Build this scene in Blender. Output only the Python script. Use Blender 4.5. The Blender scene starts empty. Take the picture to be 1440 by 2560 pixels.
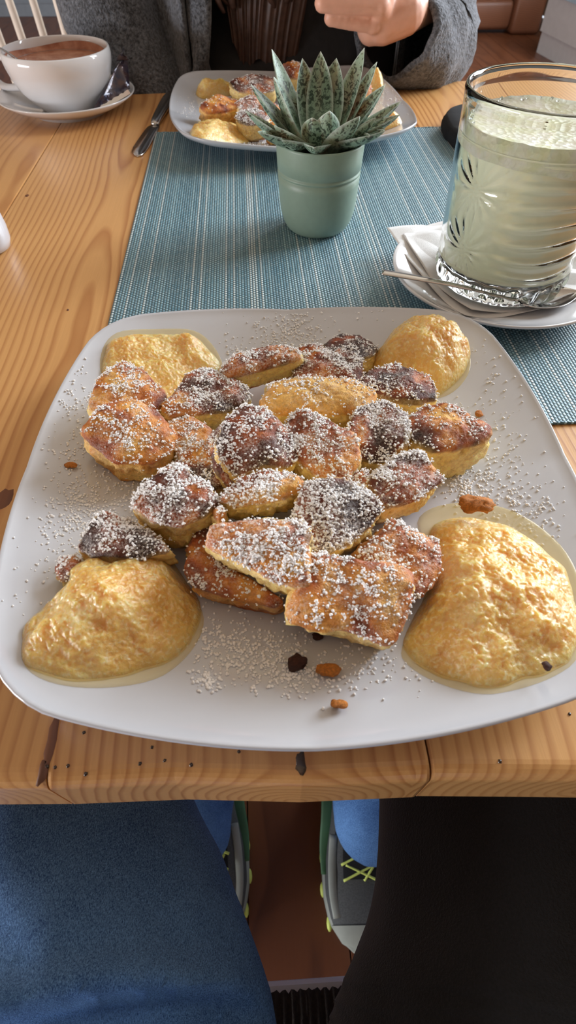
import bpy, math, random
import numpy as np
from mathutils import Vector, Matrix

# ------------------------------------------------------------------ camera, world, lights, exposure
sc = bpy.context.scene
COL = sc.collection
TZ = 0.75                                   # table top height
F_PX, PITCH, YAW, ROLL, CAM_H = 1340.44, 0.90649, -0.05656, 0.00459, 0.23433
W_PX, H_PX = 1440.0, 2560.0

def _axes():
    cp, sp = math.cos(PITCH), math.sin(PITCH)
    Rz = Matrix.Rotation(YAW, 3, 'Z')
    fwd, right, up = Rz @ Vector((0, cp, -sp)), Rz @ Vector((1, 0, 0)), Rz @ Vector((0, sp, cp))
    c, s = math.cos(ROLL), math.sin(ROLL)
    return c * right + s * up, -s * right + c * up, fwd
CR, CU, CF = _axes()
CAM = Vector((0, 0, TZ + CAM_H))
cam = bpy.data.cameras.new('camera')
cam_ob = bpy.data.objects.new('camera', cam)
COL.objects.link(cam_ob)
cam.sensor_fit = 'VERTICAL'; cam.sensor_height = 24.0; cam.lens = F_PX * 24.0 / H_PX
cam.clip_start = 0.01; cam.clip_end = 50
cam_ob.matrix_world = Matrix(((CR.x, CU.x, -CF.x, CAM.x), (CR.y, CU.y, -CF.y, CAM.y), (CR.z, CU.z, -CF.z, CAM.z), (0, 0, 0, 1)))
sc.camera = cam_ob
cam.dof.use_dof = True; cam.dof.focus_distance = 0.33; cam.dof.aperture_fstop = 10.0

world = bpy.data.worlds.new('daylight'); sc.world = world; world.use_nodes = True
world.node_tree.nodes['Background'].inputs[0].default_value = (0.80, 0.88, 1.0, 1)
world.node_tree.nodes['Background'].inputs[1].default_value = 1.0
sc.view_settings.view_transform = 'Standard'; sc.view_settings.look = 'None'
sc.view_settings.gamma = 1.0; sc.view_settings.use_curve_mapping = False
sc.view_settings.exposure = 0.40
sc.cycles.use_denoising = True
sc.cycles.max_bounces = 10; sc.cycles.transmission_bounces = 10; sc.cycles.transparent_max_bounces = 10
sc.cycles.sample_clamp_indirect = 4.0

def area(name, loc, direction, sx, sy, power, color):
    l = bpy.data.lights.new(name, 'AREA'); l.shape = 'RECTANGLE'; l.size = sx; l.size_y = sy
    l.energy = power; l.color = color
    o = bpy.data.objects.new(name, l); COL.objects.link(o)
    o.location = loc; o.rotation_euler = Vector(direction).to_track_quat('-Z', 'Y').to_euler()
    o['kind'] = 'helper'
    return o
XL, XR, YF, YB, ZC = -3.1, 2.5, -2.6, 6.15, 2.95          # the room
WIN_Y = ((1.0, 2.4), (2.9, 4.3)); WIN_Z = (1.10, 2.72)     # daylight enters by two windows in the wall on the right ...
for i, (a, b) in enumerate(WIN_Y):
    area('window_daylight', (XR - 0.06, (a + b) / 2, (WIN_Z[0] + WIN_Z[1]) / 2), (-1, 0, -0.12), b - a, WIN_Z[1] - WIN_Z[0], (110, 80)[i], (0.86, 0.93, 1.0))
LWIN_Y, LWIN_Z = (-1.5, 0.1), (0.20, 0.98)                 # ... and a low one in the wall on the left
area('window_daylight', (XL + 0.06, sum(LWIN_Y) / 2, sum(LWIN_Z) / 2), (1, 0.1, 0), 1.6, 0.78, 90, (0.97, 0.97, 1.0))

# ------------------------------------------------------------------ helpers
rng = np.random.default_rng(7)
def S(r, g, b):
    f = lambda c: (c / 12.92 if c <= 0.04045 else ((c + 0.055) / 1.055) ** 2.4)
    return (f(r / 255), f(g / 255), f(b / 255), 1.0)
def at(px, py, z):
    """point of the scene at height z that the photograph shows at pixel (px, py)"""
    d = CF + CR * ((px - W_PX / 2) / F_PX) - CU * ((py - H_PX / 2) / F_PX)
    return CAM + d * ((z - CAM.z) / d.z)
def at_y(px, py, y):
    d = CF + CR * ((px - W_PX / 2) / F_PX) - CU * ((py - H_PX / 2) / F_PX)
    return CAM + d * ((y - CAM.y) / d.y)
def _h(ix, iy, iz, seed):
    n = (ix.astype(np.int64) * 374761393 + iy.astype(np.int64) * 668265263 + iz.astype(np.int64) * 1274126177 + seed * 974634777) & 0xffffffff
    n = ((n ^ (n >> 13)) * 1274126177) & 0xffffffff
    n = ((n ^ (n >> 16)) * 668265263) & 0xffffffff
    return ((n ^ (n >> 15)) & 0xffff) / 32767.5 - 1.0
def vnoise(P, seed=0):
    P = np.asarray(P, float); f = np.floor(P); t = P - f; t = t * t * (3 - 2 * t); f = f.astype(np.int64)
    r = 0
    for dx in (0, 1):
        for dy in (0, 1):
            for dz in (0, 1):
                w = (t[:, 0] if dx else 1 - t[:, 0]) * (t[:, 1] if dy else 1 - t[:, 1]) * (t[:, 2] if dz else 1 - t[:, 2])
                r = r + w * _h(f[:, 0] + dx, f[:, 1] + dy, f[:, 2] + dz, seed)
    return r
def fbm(P, freq, octs=3, seed=0):
    P = np.asarray(P, float); r = 0; a = 1.0; tot = 0
    for k in range(octs):
        r = r + a * vnoise(P * freq, seed + k); tot += a; a *= 0.5; freq *= 2.03
    return r / tot
def tag(o, label=None, cat=None, group=None, kind=None):
    if label: o['label'] = label
    if cat: o['category'] = cat
    if group: o['group'] = group
    if kind: o['kind'] = kind
    return o
def empty(name, loc=(0, 0, 0), rz=0.0, label=None, cat=None, group=None):
    o = bpy.data.objects.new(name, None); COL.objects.link(o); o.location = loc; o.rotation_euler = (0, 0, rz)
    o.empty_display_size = 0.02
    return tag(o, label, cat, group)
def build(name, V, Fc, mat, parent=None, smooth=True, attrs=None, world_space=True):
    """one mesh object; V in the parent's space, or in scene space (kept in place) when world_space"""
    me = bpy.data.meshes.new(name)
    me.from_pydata([tuple(map(float, v)) for v in V], [], [tuple(int(i) for i in f) for f in Fc])
    me.materials.append(mat)
    if smooth: me.polygons.foreach_set('use_smooth', [True] * len(me.polygons))
    for k, arr in (attrs or {}).items():
        arr = np.asarray(arr, float)
        if arr.ndim == 1:
            a = me.attributes.new(k, 'FLOAT', 'POINT'); a.data.foreach_set('value', arr)
        else:
            a = me.attributes.new(k, 'FLOAT_COLOR', 'POINT'); a.data.foreach_set('color', np.c_[arr[:, :3], np.ones(len(arr))].ravel())
    me.update()
    o = bpy.data.objects.new(name, me); COL.objects.link(o)
    if parent is not None:
        o.parent = parent
        if world_space: o.matrix_parent_inverse = winv(parent)
    return o
def winv(o):
    m = Matrix.LocRotScale(o.location, o.rotation_euler, o.scale)
    if o.parent is not None: m = (winv(o.parent).inverted()) @ o.matrix_parent_inverse @ m
    return m.inverted()
def quads(nr, nc, closed=True):
    F = []
    for r in range(nr - 1):
        for c in range(nc if closed else nc - 1):
            d = (c + 1) % nc
            F.append((r * nc + c, r * nc + d, (r + 1) * nc + d, (r + 1) * nc + c))
    return F
def lathe(profile, n=64, c=(0, 0, 0), wave=None):
    V = []
    for r, z in profile:
        for k in range(n):
            a = 2 * math.pi * k / n
            rr = r + (wave(a, z, r) if wave else 0)
            V.append((c[0] + rr * math.cos(a), c[1] + rr * math.sin(a), c[2] + z))
    return V, quads(len(profile), n)
def box(x0, x1, y0, y1, z0, z1, bev=0.0):
    if bev <= 0:
        V = [(x, y, z) for z in (z0, z1) for y in (y0, y1) for x in (x0, x1)]
        return V, [(0, 2, 3, 1), (4, 5, 7, 6), (0, 1, 5, 4), (2, 6, 7, 3), (0, 4, 6, 2), (1, 3, 7, 5)]
    # rounded box: rings of an inset rectangle
    V = []; n = 3
    def ring(ins, z):
        c = []
        b = bev
        for (cx, cy, a0) in ((x1 - b, y1 - b, 0), (x0 + b, y1 - b, 90), (x0 + b, y0 + b, 180), (x1 - b, y0 + b, 270)):
            for k in range(n + 1):
                a = math.radians(a0 + 90 * k / n); r = b - ins
                c.append((cx + r * math.cos(a), cy + r * math.sin(a), z))
        return c
    rows = [ring(bev * (1 - math.cos(t)), z0 + bev * (1 - math.sin(t))) for t in (0, math.pi / 4, math.pi / 2)]
    rows = [ring(bev * (1 - math.sin(t)), z0 + bev * (1 - math.cos(t))) for t in (0, math.pi / 4, math.pi / 2)]
    rows += [ring(bev * (1 - math.cos(t)), z1 - bev * (1 - math.sin(t))) for t in (0, math.pi / 4, math.pi / 2)]
    m = len(rows[0])
    for r in rows: V += r
    F = quads(len(rows), m)
    F.append(tuple(range(m - 1, -1, -1))); F.append(tuple(range((len(rows) - 1) * m, len(rows) * m)))
    return V, F
def join(parts):
    V, F = [], []
    for v, f in parts:
        o = len(V); V += [tuple(p) for p in v]; F += [tuple(i + o for i in q) for q in f]
    return V, F
def frame_of(t, ref=(0, 0, 1)):
    t = np.array(t, float); t /= np.linalg.norm(t) + 1e-12
    a = np.cross(np.array(ref, float), t)
    if np.linalg.norm(a) < 1e-3: a = np.cross(np.array((0, 1, 0.)), t)
    a /= np.linalg.norm(a); b = np.cross(t, a)
    return t, a, b
def spline(P, n):
    """Catmull-Rom resample of rows P (any width)"""
    P = np.asarray(P, float); m = len(P); out = []
    for u in np.linspace(0, m - 1, n):
        i = min(int(u), m - 2); t = u - i
        p0, p1, p2, p3 = P[max(i - 1, 0)], P[i], P[i + 1], P[min(i + 2, m - 1)]
        out.append(0.5 * (2 * p1 + (p2 - p0) * t + (2 * p0 - 5 * p1 + 4 * p2 - p3) * t * t + (3 * p1 - p0 - 3 * p2 + p3) * t ** 3))
    return np.array(out)
def tube(path, radii, n=16, steps=None, flat=1.0, ref=(0, 0, 1), caps=True):
    """swept tube; radii scalar or list or (ra, rb) rows; flat scales the second axis"""
    path = np.asarray(path, float); R = np.asarray(radii, float)
    if R.ndim == 0: R = np.full((len(path), 2), float(R)) * (1, flat)
    elif R.ndim == 1: R = np.stack([R, R * flat], 1)
    D = np.c_[path, R]
    if steps: D = spline(D, steps)
    path, R = D[:, :3], np.maximum(D[:, 3:], 1e-5)
    V = []
    for i in range(len(path)):
        t = path[min(i + 1, len(path) - 1)] - path[max(i - 1, 0)]
        _, a, b = frame_of(t, ref)
        for k in range(n):
            w = 2 * math.pi * k / n
            V.append(path[i] + a * R[i, 0] * math.cos(w) + b * R[i, 1] * math.sin(w))
    F = quads(len(path), n)
    if caps:
        F.append(tuple(range(n - 1, -1, -1))); F.append(tuple(range((len(path) - 1) * n, len(path) * n)))
    return V, F
def rounded_tube(p0, p1, r0, r1, n=14):
    """tapered capsule, closed"""
    p0, p1 = np.array(p0, float), np.array(p1, float); L = np.linalg.norm(p1 - p0) + 1e-9; d = (p1 - p0) / L
    rows = []; rad = []
    for a in np.linspace(-90, 0, 5): rows.append(p0 + d * r0 * math.sin(math.radians(a))); rad.append(max(r0 * math.cos(math.radians(a)), 1e-4))
    for a in np.linspace(0, 90, 5): rows.append(p1 + d * r1 * math.sin(math.radians(a))); rad.append(max(r1 * math.cos(math.radians(a)), 1e-4))
    _, u, v = frame_of(d)
    V = [p + u * r * math.cos(2 * math.pi * k / n) + v * r * math.sin(2 * math.pi * k / n) for p, r in zip(rows, rad) for k in range(n)]
    F = quads(len(rows), n); F.append(tuple(range(n - 1, -1, -1))); F.append(tuple(range((len(rows) - 1) * n, len(rows) * n)))
    return V, F
def ellipsoid(c, r, n=20, m=12):
    V = []
    for i in range(m + 1):
        t = math.pi * i / m - math.pi / 2
        for k in range(n):
            a = 2 * math.pi * k / n
            V.append((c[0] + r[0] * max(math.cos(t), 1e-3) * math.cos(a), c[1] + r[1] * max(math.cos(t), 1e-3) * math.sin(a), c[2] + r[2] * math.sin(t)))
    F = quads(m + 1, n); F.append(tuple(range(n - 1, -1, -1))); F.append(tuple(range(m * n, (m + 1) * n)))
    return V, F
def remeshed(parts, voxel, smooth=6):
    """one continuous surface grown over overlapping closed shapes; returns V (array), F"""
    V, F = join(parts)
    me = bpy.data.meshes.new('tmp'); me.from_pydata([tuple(map(float, v)) for v in V], [], F); me.update()
    o = bpy.data.objects.new('tmp', me); COL.objects.link(o)
    md = o.modifiers.new('r', 'REMESH'); md.mode = 'VOXEL'; md.voxel_size = voxel
    if smooth:
        sm = o.modifiers.new('s', 'SMOOTH'); sm.factor = 0.5; sm.iterations = smooth
    dg = bpy.context.evaluated_depsgraph_get(); dg.update()
    ev = o.evaluated_get(dg); m2 = ev.to_mesh()
    A = np.empty(len(m2.vertices) * 3); m2.vertices.foreach_get('co', A); A = A.reshape(-1, 3).copy()
    N = np.empty(len(m2.vertices) * 3); m2.vertices.foreach_get('normal', N); N = N.reshape(-1, 3).copy()
    FF = [tuple(p.vertices) for p in m2.polygons]
    ev.to_mesh_clear(); bpy.data.objects.remove(o); bpy.data.meshes.remove(me)
    return A, FF, N
ICO_V = np.array([(0, .526, .851), (0, -.526, .851), (0, .526, -.851), (0, -.526, -.851), (.526, .851, 0), (-.526, .851, 0), (.526, -.851, 0), (-.526, -.851, 0), (.851, 0, .526), (-.851, 0, .526), (.851, 0, -.526), (-.851, 0, -.526)])
ICO_F = np.array([(0, 1, 8), (0, 8, 4), (0, 4, 5), (0, 5, 9), (0, 9, 1), (1, 6, 8), (8, 6, 10), (8, 10, 4), (4, 10, 2), (4, 2, 5), (5, 2, 11), (5, 11, 9), (9, 11, 7), (9, 7, 1), (1, 7, 6), (3, 10, 6), (3, 6, 7), (3, 7, 11), (3, 11, 2), (3, 2, 10)])
def grains(name, P, rad, mat, parent=None, seed=1):
    """many little rough clumps as one mesh of stuff"""
    g = np.random.default_rng(seed); m = len(P)
    sc3 = rad[:, None, None] * g.uniform(0.65, 1.35, (m, 12, 1)) * g.uniform(0.8, 1.25, (m, 1, 3))
    Vn = ICO_V[None] * sc3 * (1, 1, 0.72)
    a = g.uniform(0, 6.28, m); c, s = np.cos(a), np.sin(a)
    x, y = Vn[..., 0].copy(), Vn[..., 1].copy()
    Vn[..., 0] = x * c[:, None] - y * s[:, None]; Vn[..., 1] = x * s[:, None] + y * c[:, None]
    Vn = (Vn + P[:, None]).reshape(-1, 3)
    Fn = (ICO_F[None] + (np.arange(m) * 12)[:, None, None]).reshape(-1, 3)
    me = bpy.data.meshes.new(name)
    me.vertices.add(len(Vn)); me.vertices.foreach_set('co', Vn.ravel())
    me.loops.add(Fn.size); me.loops.foreach_set('vertex_index', Fn.ravel().astype(np.int32))
    me.polygons.add(len(Fn)); me.polygons.foreach_set('loop_start', (np.arange(len(Fn)) * 3).astype(np.int32))
    me.polygons.foreach_set('loop_total', np.full(len(Fn), 3, np.int32))
    me.update(calc_edges=True); me.materials.append(mat)
    me.polygons.foreach_set('use_smooth', [True] * len(Fn))
    o = bpy.data.objects.new(name, me); COL.objects.link(o)
    if parent is not None: o.parent = parent; o.matrix_parent_inverse = winv(parent)
    o['kind'] = 'stuff'
    return o
def copy_tree(o, parent=None):
    c = o.copy(); COL.objects.link(c)
    if parent is not None: c.parent = parent
    for ch in list(o.children): copy_tree(ch, c)
    return c

# ------------------------------------------------------------------ materials
class NT:
    def __init__(self, name):
        self.m = bpy.data.materials.new(name); self.m.use_nodes = True; self.t = self.m.node_tree
        self.b = self.t.nodes['Principled BSDF']
    def n(self, typ, **kw):
        x = self.t.nodes.new('ShaderNode' + typ)
        for k, v in kw.items():
            if k.startswith('i_'):
                key = k[2:]; key = int(key) if key.isdigit() else key.replace('_', ' ')
                self.put(x.inputs[key], v)
            else: setattr(x, k, v)
        return x
    def put(self, sock, v):
        if isinstance(v, bpy.types.NodeSocket): self.t.links.new(v, sock)
        elif isinstance(v, bpy.types.Node): self.t.links.new(v.outputs[0], sock)
        else: sock.default_value = v
    def set(self, **kw):
        for k, v in kw.items(): self.put(self.b.inputs[k.replace('_', ' ')], v)
        return self
    def coord(self, scale=(1, 1, 1), rand=False, out='Object'):
        tc = self.n('TexCoord'); v = tc.outputs[out]
        if rand:
            oi = self.n('ObjectInfo'); mu = self.n('VectorMath', operation='SCALE'); self.put(mu.inputs[0], (7.3, 3.1, 5.7)); self.put(mu.inputs['Scale'], oi.outputs['Random'])
            ad = self.n('VectorMath', operation='ADD', i_0=v, i_1=mu.outputs[0]); v = ad.outputs[0]
        mp = self.n('Mapping'); self.put(mp.inputs['Vector'], v); mp.inputs['Scale'].default_value = scale
        return mp.outputs[0]
    def noise(self, vec, scale, detail=3, rough=0.55, dist=0.0):
        x = self.n('TexNoise'); self.put(x.inputs['Vector'], vec); x.inputs['Scale'].default_value = scale
        x.inputs['Detail'].default_value = detail; x.inputs['Roughness'].default_value = rough; x.inputs['Distortion'].default_value = dist
        return x.outputs['Fac']
    def math(self, op, a, b=None, c=None, clamp=False):
        x = self.n('Math', operation=op, use_clamp=clamp); self.put(x.inputs[0], a)
        if b is not None: self.put(x.inputs[1], b)
        if c is not None: self.put(x.inputs[2], c)
        return x.outputs[0]
    def ramp(self, fac, *stops, interp='LINEAR'):
        x = self.n('ValToRGB'); x.color_ramp.interpolation = interp; e = x.color_ramp.elements
        while len(e) < len(stops): e.new(0.5)
        for k, (p, c) in enumerate(stops): e[k].position = p; e[k].color = c
        self.put(x.inputs[0], fac); return x.outputs[0]
    def mix(self, fac, a, b, blend='MIX'):
        x = self.n('Mix', data_type='RGBA', blend_type=blend)
        self.put(x.inputs[0], fac); self.put(x.inputs[6], a); self.put(x.inputs[7], b); return x.outputs[2]
    def attr(self, name, out='Fac'):
        return self.n('Attribute', attribute_name=name).outputs[out]
    def bump(self, h, strength=0.3, dist=0.001, normal=None):
        x = self.n('Bump'); x.inputs['Strength'].default_value = strength; x.inputs['Distance'].default_value = dist
        self.put(x.inputs['Height'], h)
        if normal is not None: self.put(x.inputs['Normal'], normal)
        self.put(self.b.inputs['Normal'], x.outputs[0]); return x.outputs[0]
def plain(name, col, rough=0.5, metal=0.0, coat=0.0, var=0.06, nscale=30, bump=0.0, bdist=0.001, **kw):
    t = NT(name); v = t.coord()
    f = t.noise(v, nscale, 3)
    hi = tuple(min(1, c * (1 + var)) for c in col[:3]) + (1,); lo = tuple(c * (1 - var) for c in col[:3]) + (1,)
    t.set(Base_Color=t.ramp(f, (0.3, lo), (0.7, hi)), Roughness=rough, Metallic=metal, Coat_Weight=coat, **kw)
    if bump: t.bump(t.noise(v, nscale * 4, 4), bump, bdist)
    return t.m

def wood(name, light, dark, ring=0.0052, width=0.1485, x0=-0.0935, rough=0.30, coat=0.25):
    """sawn boards: growth rings of a trunk cut lengthwise, each board with its own heart"""
    t = NT(name); tc = t.n('TexCoord').outputs['Object']; sx = t.n('SeparateXYZ'); t.put(sx.inputs[0], tc)
    x, y, z = sx.outputs; R = t.n('ObjectInfo').outputs['Random']
    wn = t.n('TexWhiteNoise', noise_dimensions='1D'); t.put(wn.inputs['W'], t.math('MULTIPLY', R, 91.7)); R2 = wn.outputs['Value']
    shift = t.n('CombineXYZ'); t.put(shift.inputs[0], t.math('MULTIPLY', R, 9.0)); t.put(shift.inputs[1], t.math('MULTIPLY', R2, 9.0))
    pv = t.n('VectorMath', operation='ADD', i_0=tc, i_1=shift.outputs[0]).outputs[0]
    def ns(sc3, scale, det=2, rough=0.5):
        m = t.n('Mapping'); t.put(m.inputs['Vector'], pv); m.inputs['Scale'].default_value = sc3; return t.noise(m.outputs[0], scale, det, rough)
    u = t.math('SUBTRACT', t.math('FRACT', t.math('MULTIPLY', t.math('SUBTRACT', x, x0), 1 / width)), 0.5)
    ux = t.math('ADD', t.math('MULTIPLY', u, width), t.math('MULTIPLY', t.math('SUBTRACT', R, 0.5), 0.13))
    ux = t.math('ADD', ux, t.math('MULTIPLY', t.math('SUBTRACT', ns((1, 0.5, 1), 3.0), 0.5), 0.05))
    d = t.math('ADD', t.math('MULTIPLY_ADD', R2, 0.04, 0.012), t.math('ADD', t.math('MULTIPLY', t.math('SUBTRACT', ns((0.6, 1, 0.6), 1.7), 0.5), 0.055), t.math('MULTIPLY', t.math('SUBTRACT', z, 0.75), 1.0)))
    r = t.math('SQRT', t.math('ADD', t.math('MULTIPLY', ux, ux), t.math('MULTIPLY', d, d)))
    r = t.math('ADD', r, t.math('MULTIPLY', t.math('SUBTRACT', ns((3, 0.6, 3), 9.0, 2), 0.5), 0.006))
    f = t.math('FRACT', t.math('MULTIPLY', r, 1 / ring))
    band = t.ramp(f, (0.0, (0.10, 0.10, 0.10, 1)), (0.45, (0.05, 0.05, 0.05, 1)), (0.86, (1, 1, 1, 1)), (1.0, (0.1, 0.1, 0.1, 1)))
    big = ns((3, 0.7, 3), 2.2, 3); fib = ns((60, 1.2, 60), 9, 4, 0.7)
    amt = t.math('MULTIPLY', band, t.math('MULTIPLY_ADD', big, 1.2, 0.05, clamp=True))
    c1 = t.mix(amt, light, dark)
    c2 = t.mix(t.math('MULTIPLY_ADD', fib, 0.6, -0.15, clamp=True), c1, tuple(a * b for a, b in zip(light[:3], (0.66, 0.56, 0.46))) + (1,))
    tone = t.mix(t.math('MULTIPLY', R2, 0.5), c2, t.mix(0.5, c2, tuple(a * b for a, b in zip(light[:3], (0.80, 0.62, 0.42))) + (1,)))
    t.set(Base_Color=tone, Roughness=rough, Coat_Weight=coat, Coat_Roughness=0.18)
    t.bump(t.math('ADD', t.math('MULTIPLY', amt, 0.5), fib), 0.14, 0.0005)
    return t.m
M_pine = wood('varnished_pine', S(226, 174, 112), S(158, 88, 38))
M_floor = wood('dark_floor_wood', S(112, 66, 40), S(66, 36, 22), ring=0.008, width=0.145, x0=-3.1, rough=0.4, coat=0.1)
M_brown = wood('brown_wood', S(128, 82, 58), S(82, 50, 36), ring=0.012, rough=0.45, coat=0.0)
M_whitewood = plain('whitewashed_wood', S(222, 208, 192), 0.45, var=0.08)
M_porc = plain('white_porcelain', S(205, 209, 217), 0.12, coat=0.5, var=0.01)
M_china = plain('white_china', S(236, 237, 240), 0.10, coat=0.5, var=0.01)
M_wallw = plain('painted_wall', S(168, 150, 130), 0.8, var=0.03)
M_wallg = plain('grey_painted_wall', S(128, 134, 142), 0.75, var=0.05)
M_ceil = plain('ceiling_paint', S(190, 176, 156), 0.9, var=0.02)
M_panel = plain('white_furniture_paint', S(214, 216, 222), 0.5, var=0.03)
M_steel = plain('stainless_steel', S(205, 203, 200), 0.16, metal=1.0, var=0.03)
M_pot = plain('sage_green_ceramic', S(136, 158, 142), 0.42, var=0.03, nscale=200, bump=0.05, bdist=0.0003)
M_soil = plain('potting_soil', S(40, 32, 26), 0.9, var=0.4, nscale=300, bump=0.9, bdist=0.002)
M_black = plain('black_felt', S(24, 26, 30), 0.95, var=0.35, nscale=700, bump=0.8, bdist=0.001)
M_skin = plain('skin', S(226, 172, 148), 0.45, var=0.06, nscale=60, bump=0.12, bdist=0.0006, Subsurface_Weight=0.15, Subsurface_Radius=(0.01, 0.004, 0.002))
M_skin.node_tree.nodes['Principled BSDF'].inputs['Subsurface Scale'].default_value = 0.5
M_top = plain('black_jersey', S(34, 33, 35), 0.9, var=0.2, nscale=90, bump=0.3)
M_hair = plain('brown_hair', S(70, 46, 36), 0.55, var=0.3, nscale=120)
M_sugar = plain('icing_sugar', S(254, 254, 254), 0.95, var=0.002)
M_paper = plain('white_paper_napkin', S(240, 240, 240), 0.85, var=0.02, nscale=400, bump=0.5, bdist=0.0005)
M_rubber = plain('dark_grey_shoe_mesh', S(78, 82, 84), 0.8, var=0.25, nscale=500, bump=0.4)
M_shoegrey = plain('light_grey_shoe_trim', S(150, 158, 152), 0.6, var=0.08)
M_shoegreen = plain('green_shoe_panel', S(72, 118, 84), 0.6, var=0.1)
M_neon = plain('neon_yellow_trim', S(214, 232, 120), 0.5, var=0.04)
M_pad = plain('dark_ribbed_cushion', S(58, 50, 44), 0.95, var=0.25, nscale=400, bump=0.5)
M_burnt = plain('charred_crumb', S(70, 36, 26), 0.7, var=0.4, nscale=900, bump=0.7)
M_amber = plain('toasted_crumb', S(206, 128, 48), 0.6, var=0.3, nscale=900, bump=0.7)
M_knotfill = plain('dark_resin_filler', S(58, 42, 30), 0.2, coat=0.6, var=0.3, nscale=200)
M_cocoa = None

def fabric(name, c0, c1, scale=900, rough=0.95, stretch=(1, 1, 1), bump=0.6, bd=0.0015, fac=(0.35, 0.65)):
    t = NT(name); v = t.coord(stretch); f = t.noise(v, scale, 2, 0.7); g = t.noise(v, scale * 0.12, 3)
    m = t.math('ADD', t.math('MULTIPLY', f, 0.7), t.math('MULTIPLY', g, 0.3))
    t.set(Base_Color=t.ramp(m, (fac[0], c0), (fac[1], c1)), Roughness=rough, Sheen_Weight=0.25)
    t.bump(f, bump, bd); return t.m
M_wool = fabric('charcoal_boucle_wool', S(38, 40, 45), S(134, 140, 150), 240, bump=1.0, bd=0.004, fac=(0.34, 0.72))
def denim(name, c0, c1):
    t = NT(name); v = t.coord()
    f = t.noise(t.coord((900, 260, 260)), 3, 3, 0.75); g = t.noise(v, 12, 4, 0.6); h = t.noise(v, 1500, 2, 0.8)
    m = t.math('ADD', t.math('MULTIPLY', f, 0.50), t.math('ADD', t.math('MULTIPLY', h, 0.30), t.math('MULTIPLY', g, 0.20)))
    t.set(Base_Color=t.ramp(m, (0.41, c0), (0.59, c1)), Roughness=0.9)
    t.bump(t.math('ADD', f, h), 0.4, 0.0008); return t.m
M_denim = denim('blue_denim', S(28, 70, 130), S(112, 164, 226))

def mat_weave():
    t = NT('woven_vinyl'); v = t.coord()
    sx = t.n('SeparateXYZ'); t.put(sx.inputs[0], v)
    u = t.math('MULTIPLY', sx.outputs[0], 1 / 0.0023); w = t.math('MULTIPLY', sx.outputs[1], 1 / 0.0034)
    cu = t.math('FLOOR', u); fu = t.math('FRACT', u)
    par = t.math('MULTIPLY', t.math('MODULO', cu, 2.0), 0.5)
    wv = t.math('ADD', w, par); fv = t.math('FRACT', wv); rv = t.math('FLOOR', wv)
    hh = t.math('MULTIPLY', t.math('SINE', t.math('MULTIPLY', fu, math.pi)), t.math('SINE', t.math('MULTIPLY', fv, math.pi)))
    wn = t.n('TexWhiteNoise', noise_dimensions='1D'); t.put(wn.inputs['W'], cu)
    cmb = t.n('CombineXYZ'); t.put(cmb.inputs[0], cu); t.put(cmb.inputs[1], rv)
    wn2 = t.n('TexWhiteNoise', noise_dimensions='2D'); t.put(wn2.inputs['Vector'], cmb.outputs[0])
    warp = t.ramp(wn.outputs['Value'], (0.0, S(112, 152, 168)), (0.35, S(134, 176, 190)), (0.62, S(154, 190, 200)), (0.80, S(218, 230, 230)), interp='CONSTANT')
    warp2 = t.mix(t.math('MULTIPLY', wn2.outputs['Value'], 0.30), warp, S(208, 224, 224))
    gap_shade = S(76, 110, 124)  # shade in the gaps between threads, put into the colour
    c = t.mix(t.ramp(hh, (0.30, (0, 0, 0, 1)), (0.52, (1, 1, 1, 1))), gap_shade, warp2)
    t.set(Base_Color=c, Roughness=0.42)
    t.bump(hh, 0.7, 0.0009); return t.m
M_mat = mat_weave()

def mat_chunk():
    t = NT('pancake_crumb'); v = t.coord()
    col = t.attr('col', 'Color'); f = t.noise(v, 420, 4, 0.65); g = t.noise(v, 1300, 2)
    c = t.mix(1.0, col, t.ramp(f, (0.3, (0.72, 0.66, 0.60, 1)), (0.62, (1.14, 1.12, 1.10, 1))), 'MULTIPLY')
    dust = t.attr('dust')
    d = t.math('MULTIPLY', dust, t.ramp(t.noise(v, 900, 3, 0.75), (0.44, (0, 0, 0, 1)), (0.62, (1, 1, 1, 1))))
    c = t.mix(d, c, S(248, 244, 240))
    t.set(Base_Color=c, Roughness=t.math('MULTIPLY_ADD', d, 0.38, 0.52), Subsurface_Weight=0.35, Subsurface_Radius=(0.006, 0.0035, 0.0015))
    t.b.inputs['Subsurface Scale'].default_value = 0.6
    t.bump(t.math('ADD', f, t.math('MULTIPLY', g, 0.6)), 0.55, 0.0016); return t.m
M_chunk = mat_chunk()
def mat_sauce():
    t = NT('applesauce'); v = t.coord()
    a = t.noise(v, 40, 4, 0.6, 0.5); b = t.noise(v, 520, 3, 0.6, 0.4); e = t.noise(v, 1500, 2, 0.6)
    vor = t.n('TexVoronoi', feature='SMOOTH_F1'); t.put(vor.inputs['Vector'], v); vor.inputs['Scale'].default_value = 460; vor.inputs['Smoothness'].default_value = 0.5
    grain = t.math('SUBTRACT', 1.0, vor.outputs['Distance'])
    c = t.ramp(a, (0.30, S(226, 172, 84)), (0.52, S(240, 200, 118)), (0.74, S(246, 222, 162)))
    c = t.mix(t.ramp(b, (0.50, (0, 0, 0, 1)), (0.70, (0.85, 0.85, 0.85, 1))), c, S(250, 232, 184))
    t.set(Base_Color=c, Roughness=0.34, Subsurface_Weight=0.9, Subsurface_Radius=(0.010, 0.0055, 0.0018), Coat_Weight=0.75, Coat_Roughness=0.06)
    t.b.inputs['Subsurface Scale'].default_value = 1.0
    n1 = t.bump(t.math('ADD', t.math('MULTIPLY', grain, 0.9), t.math('MULTIPLY', b, 0.8)), 0.5, 0.0014)
    x = t.n('Bump'); x.inputs['Strength'].default_value = 0.5; x.inputs['Distance'].default_value = 0.0012
    t.put(x.inputs['Height'], t.math('ADD', t.math('MULTIPLY', b, 1.2), t.math('MULTIPLY', e, 0.5))); t.put(t.b.inputs['Coat Normal'], x.outputs[0])
    return t.m
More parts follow.
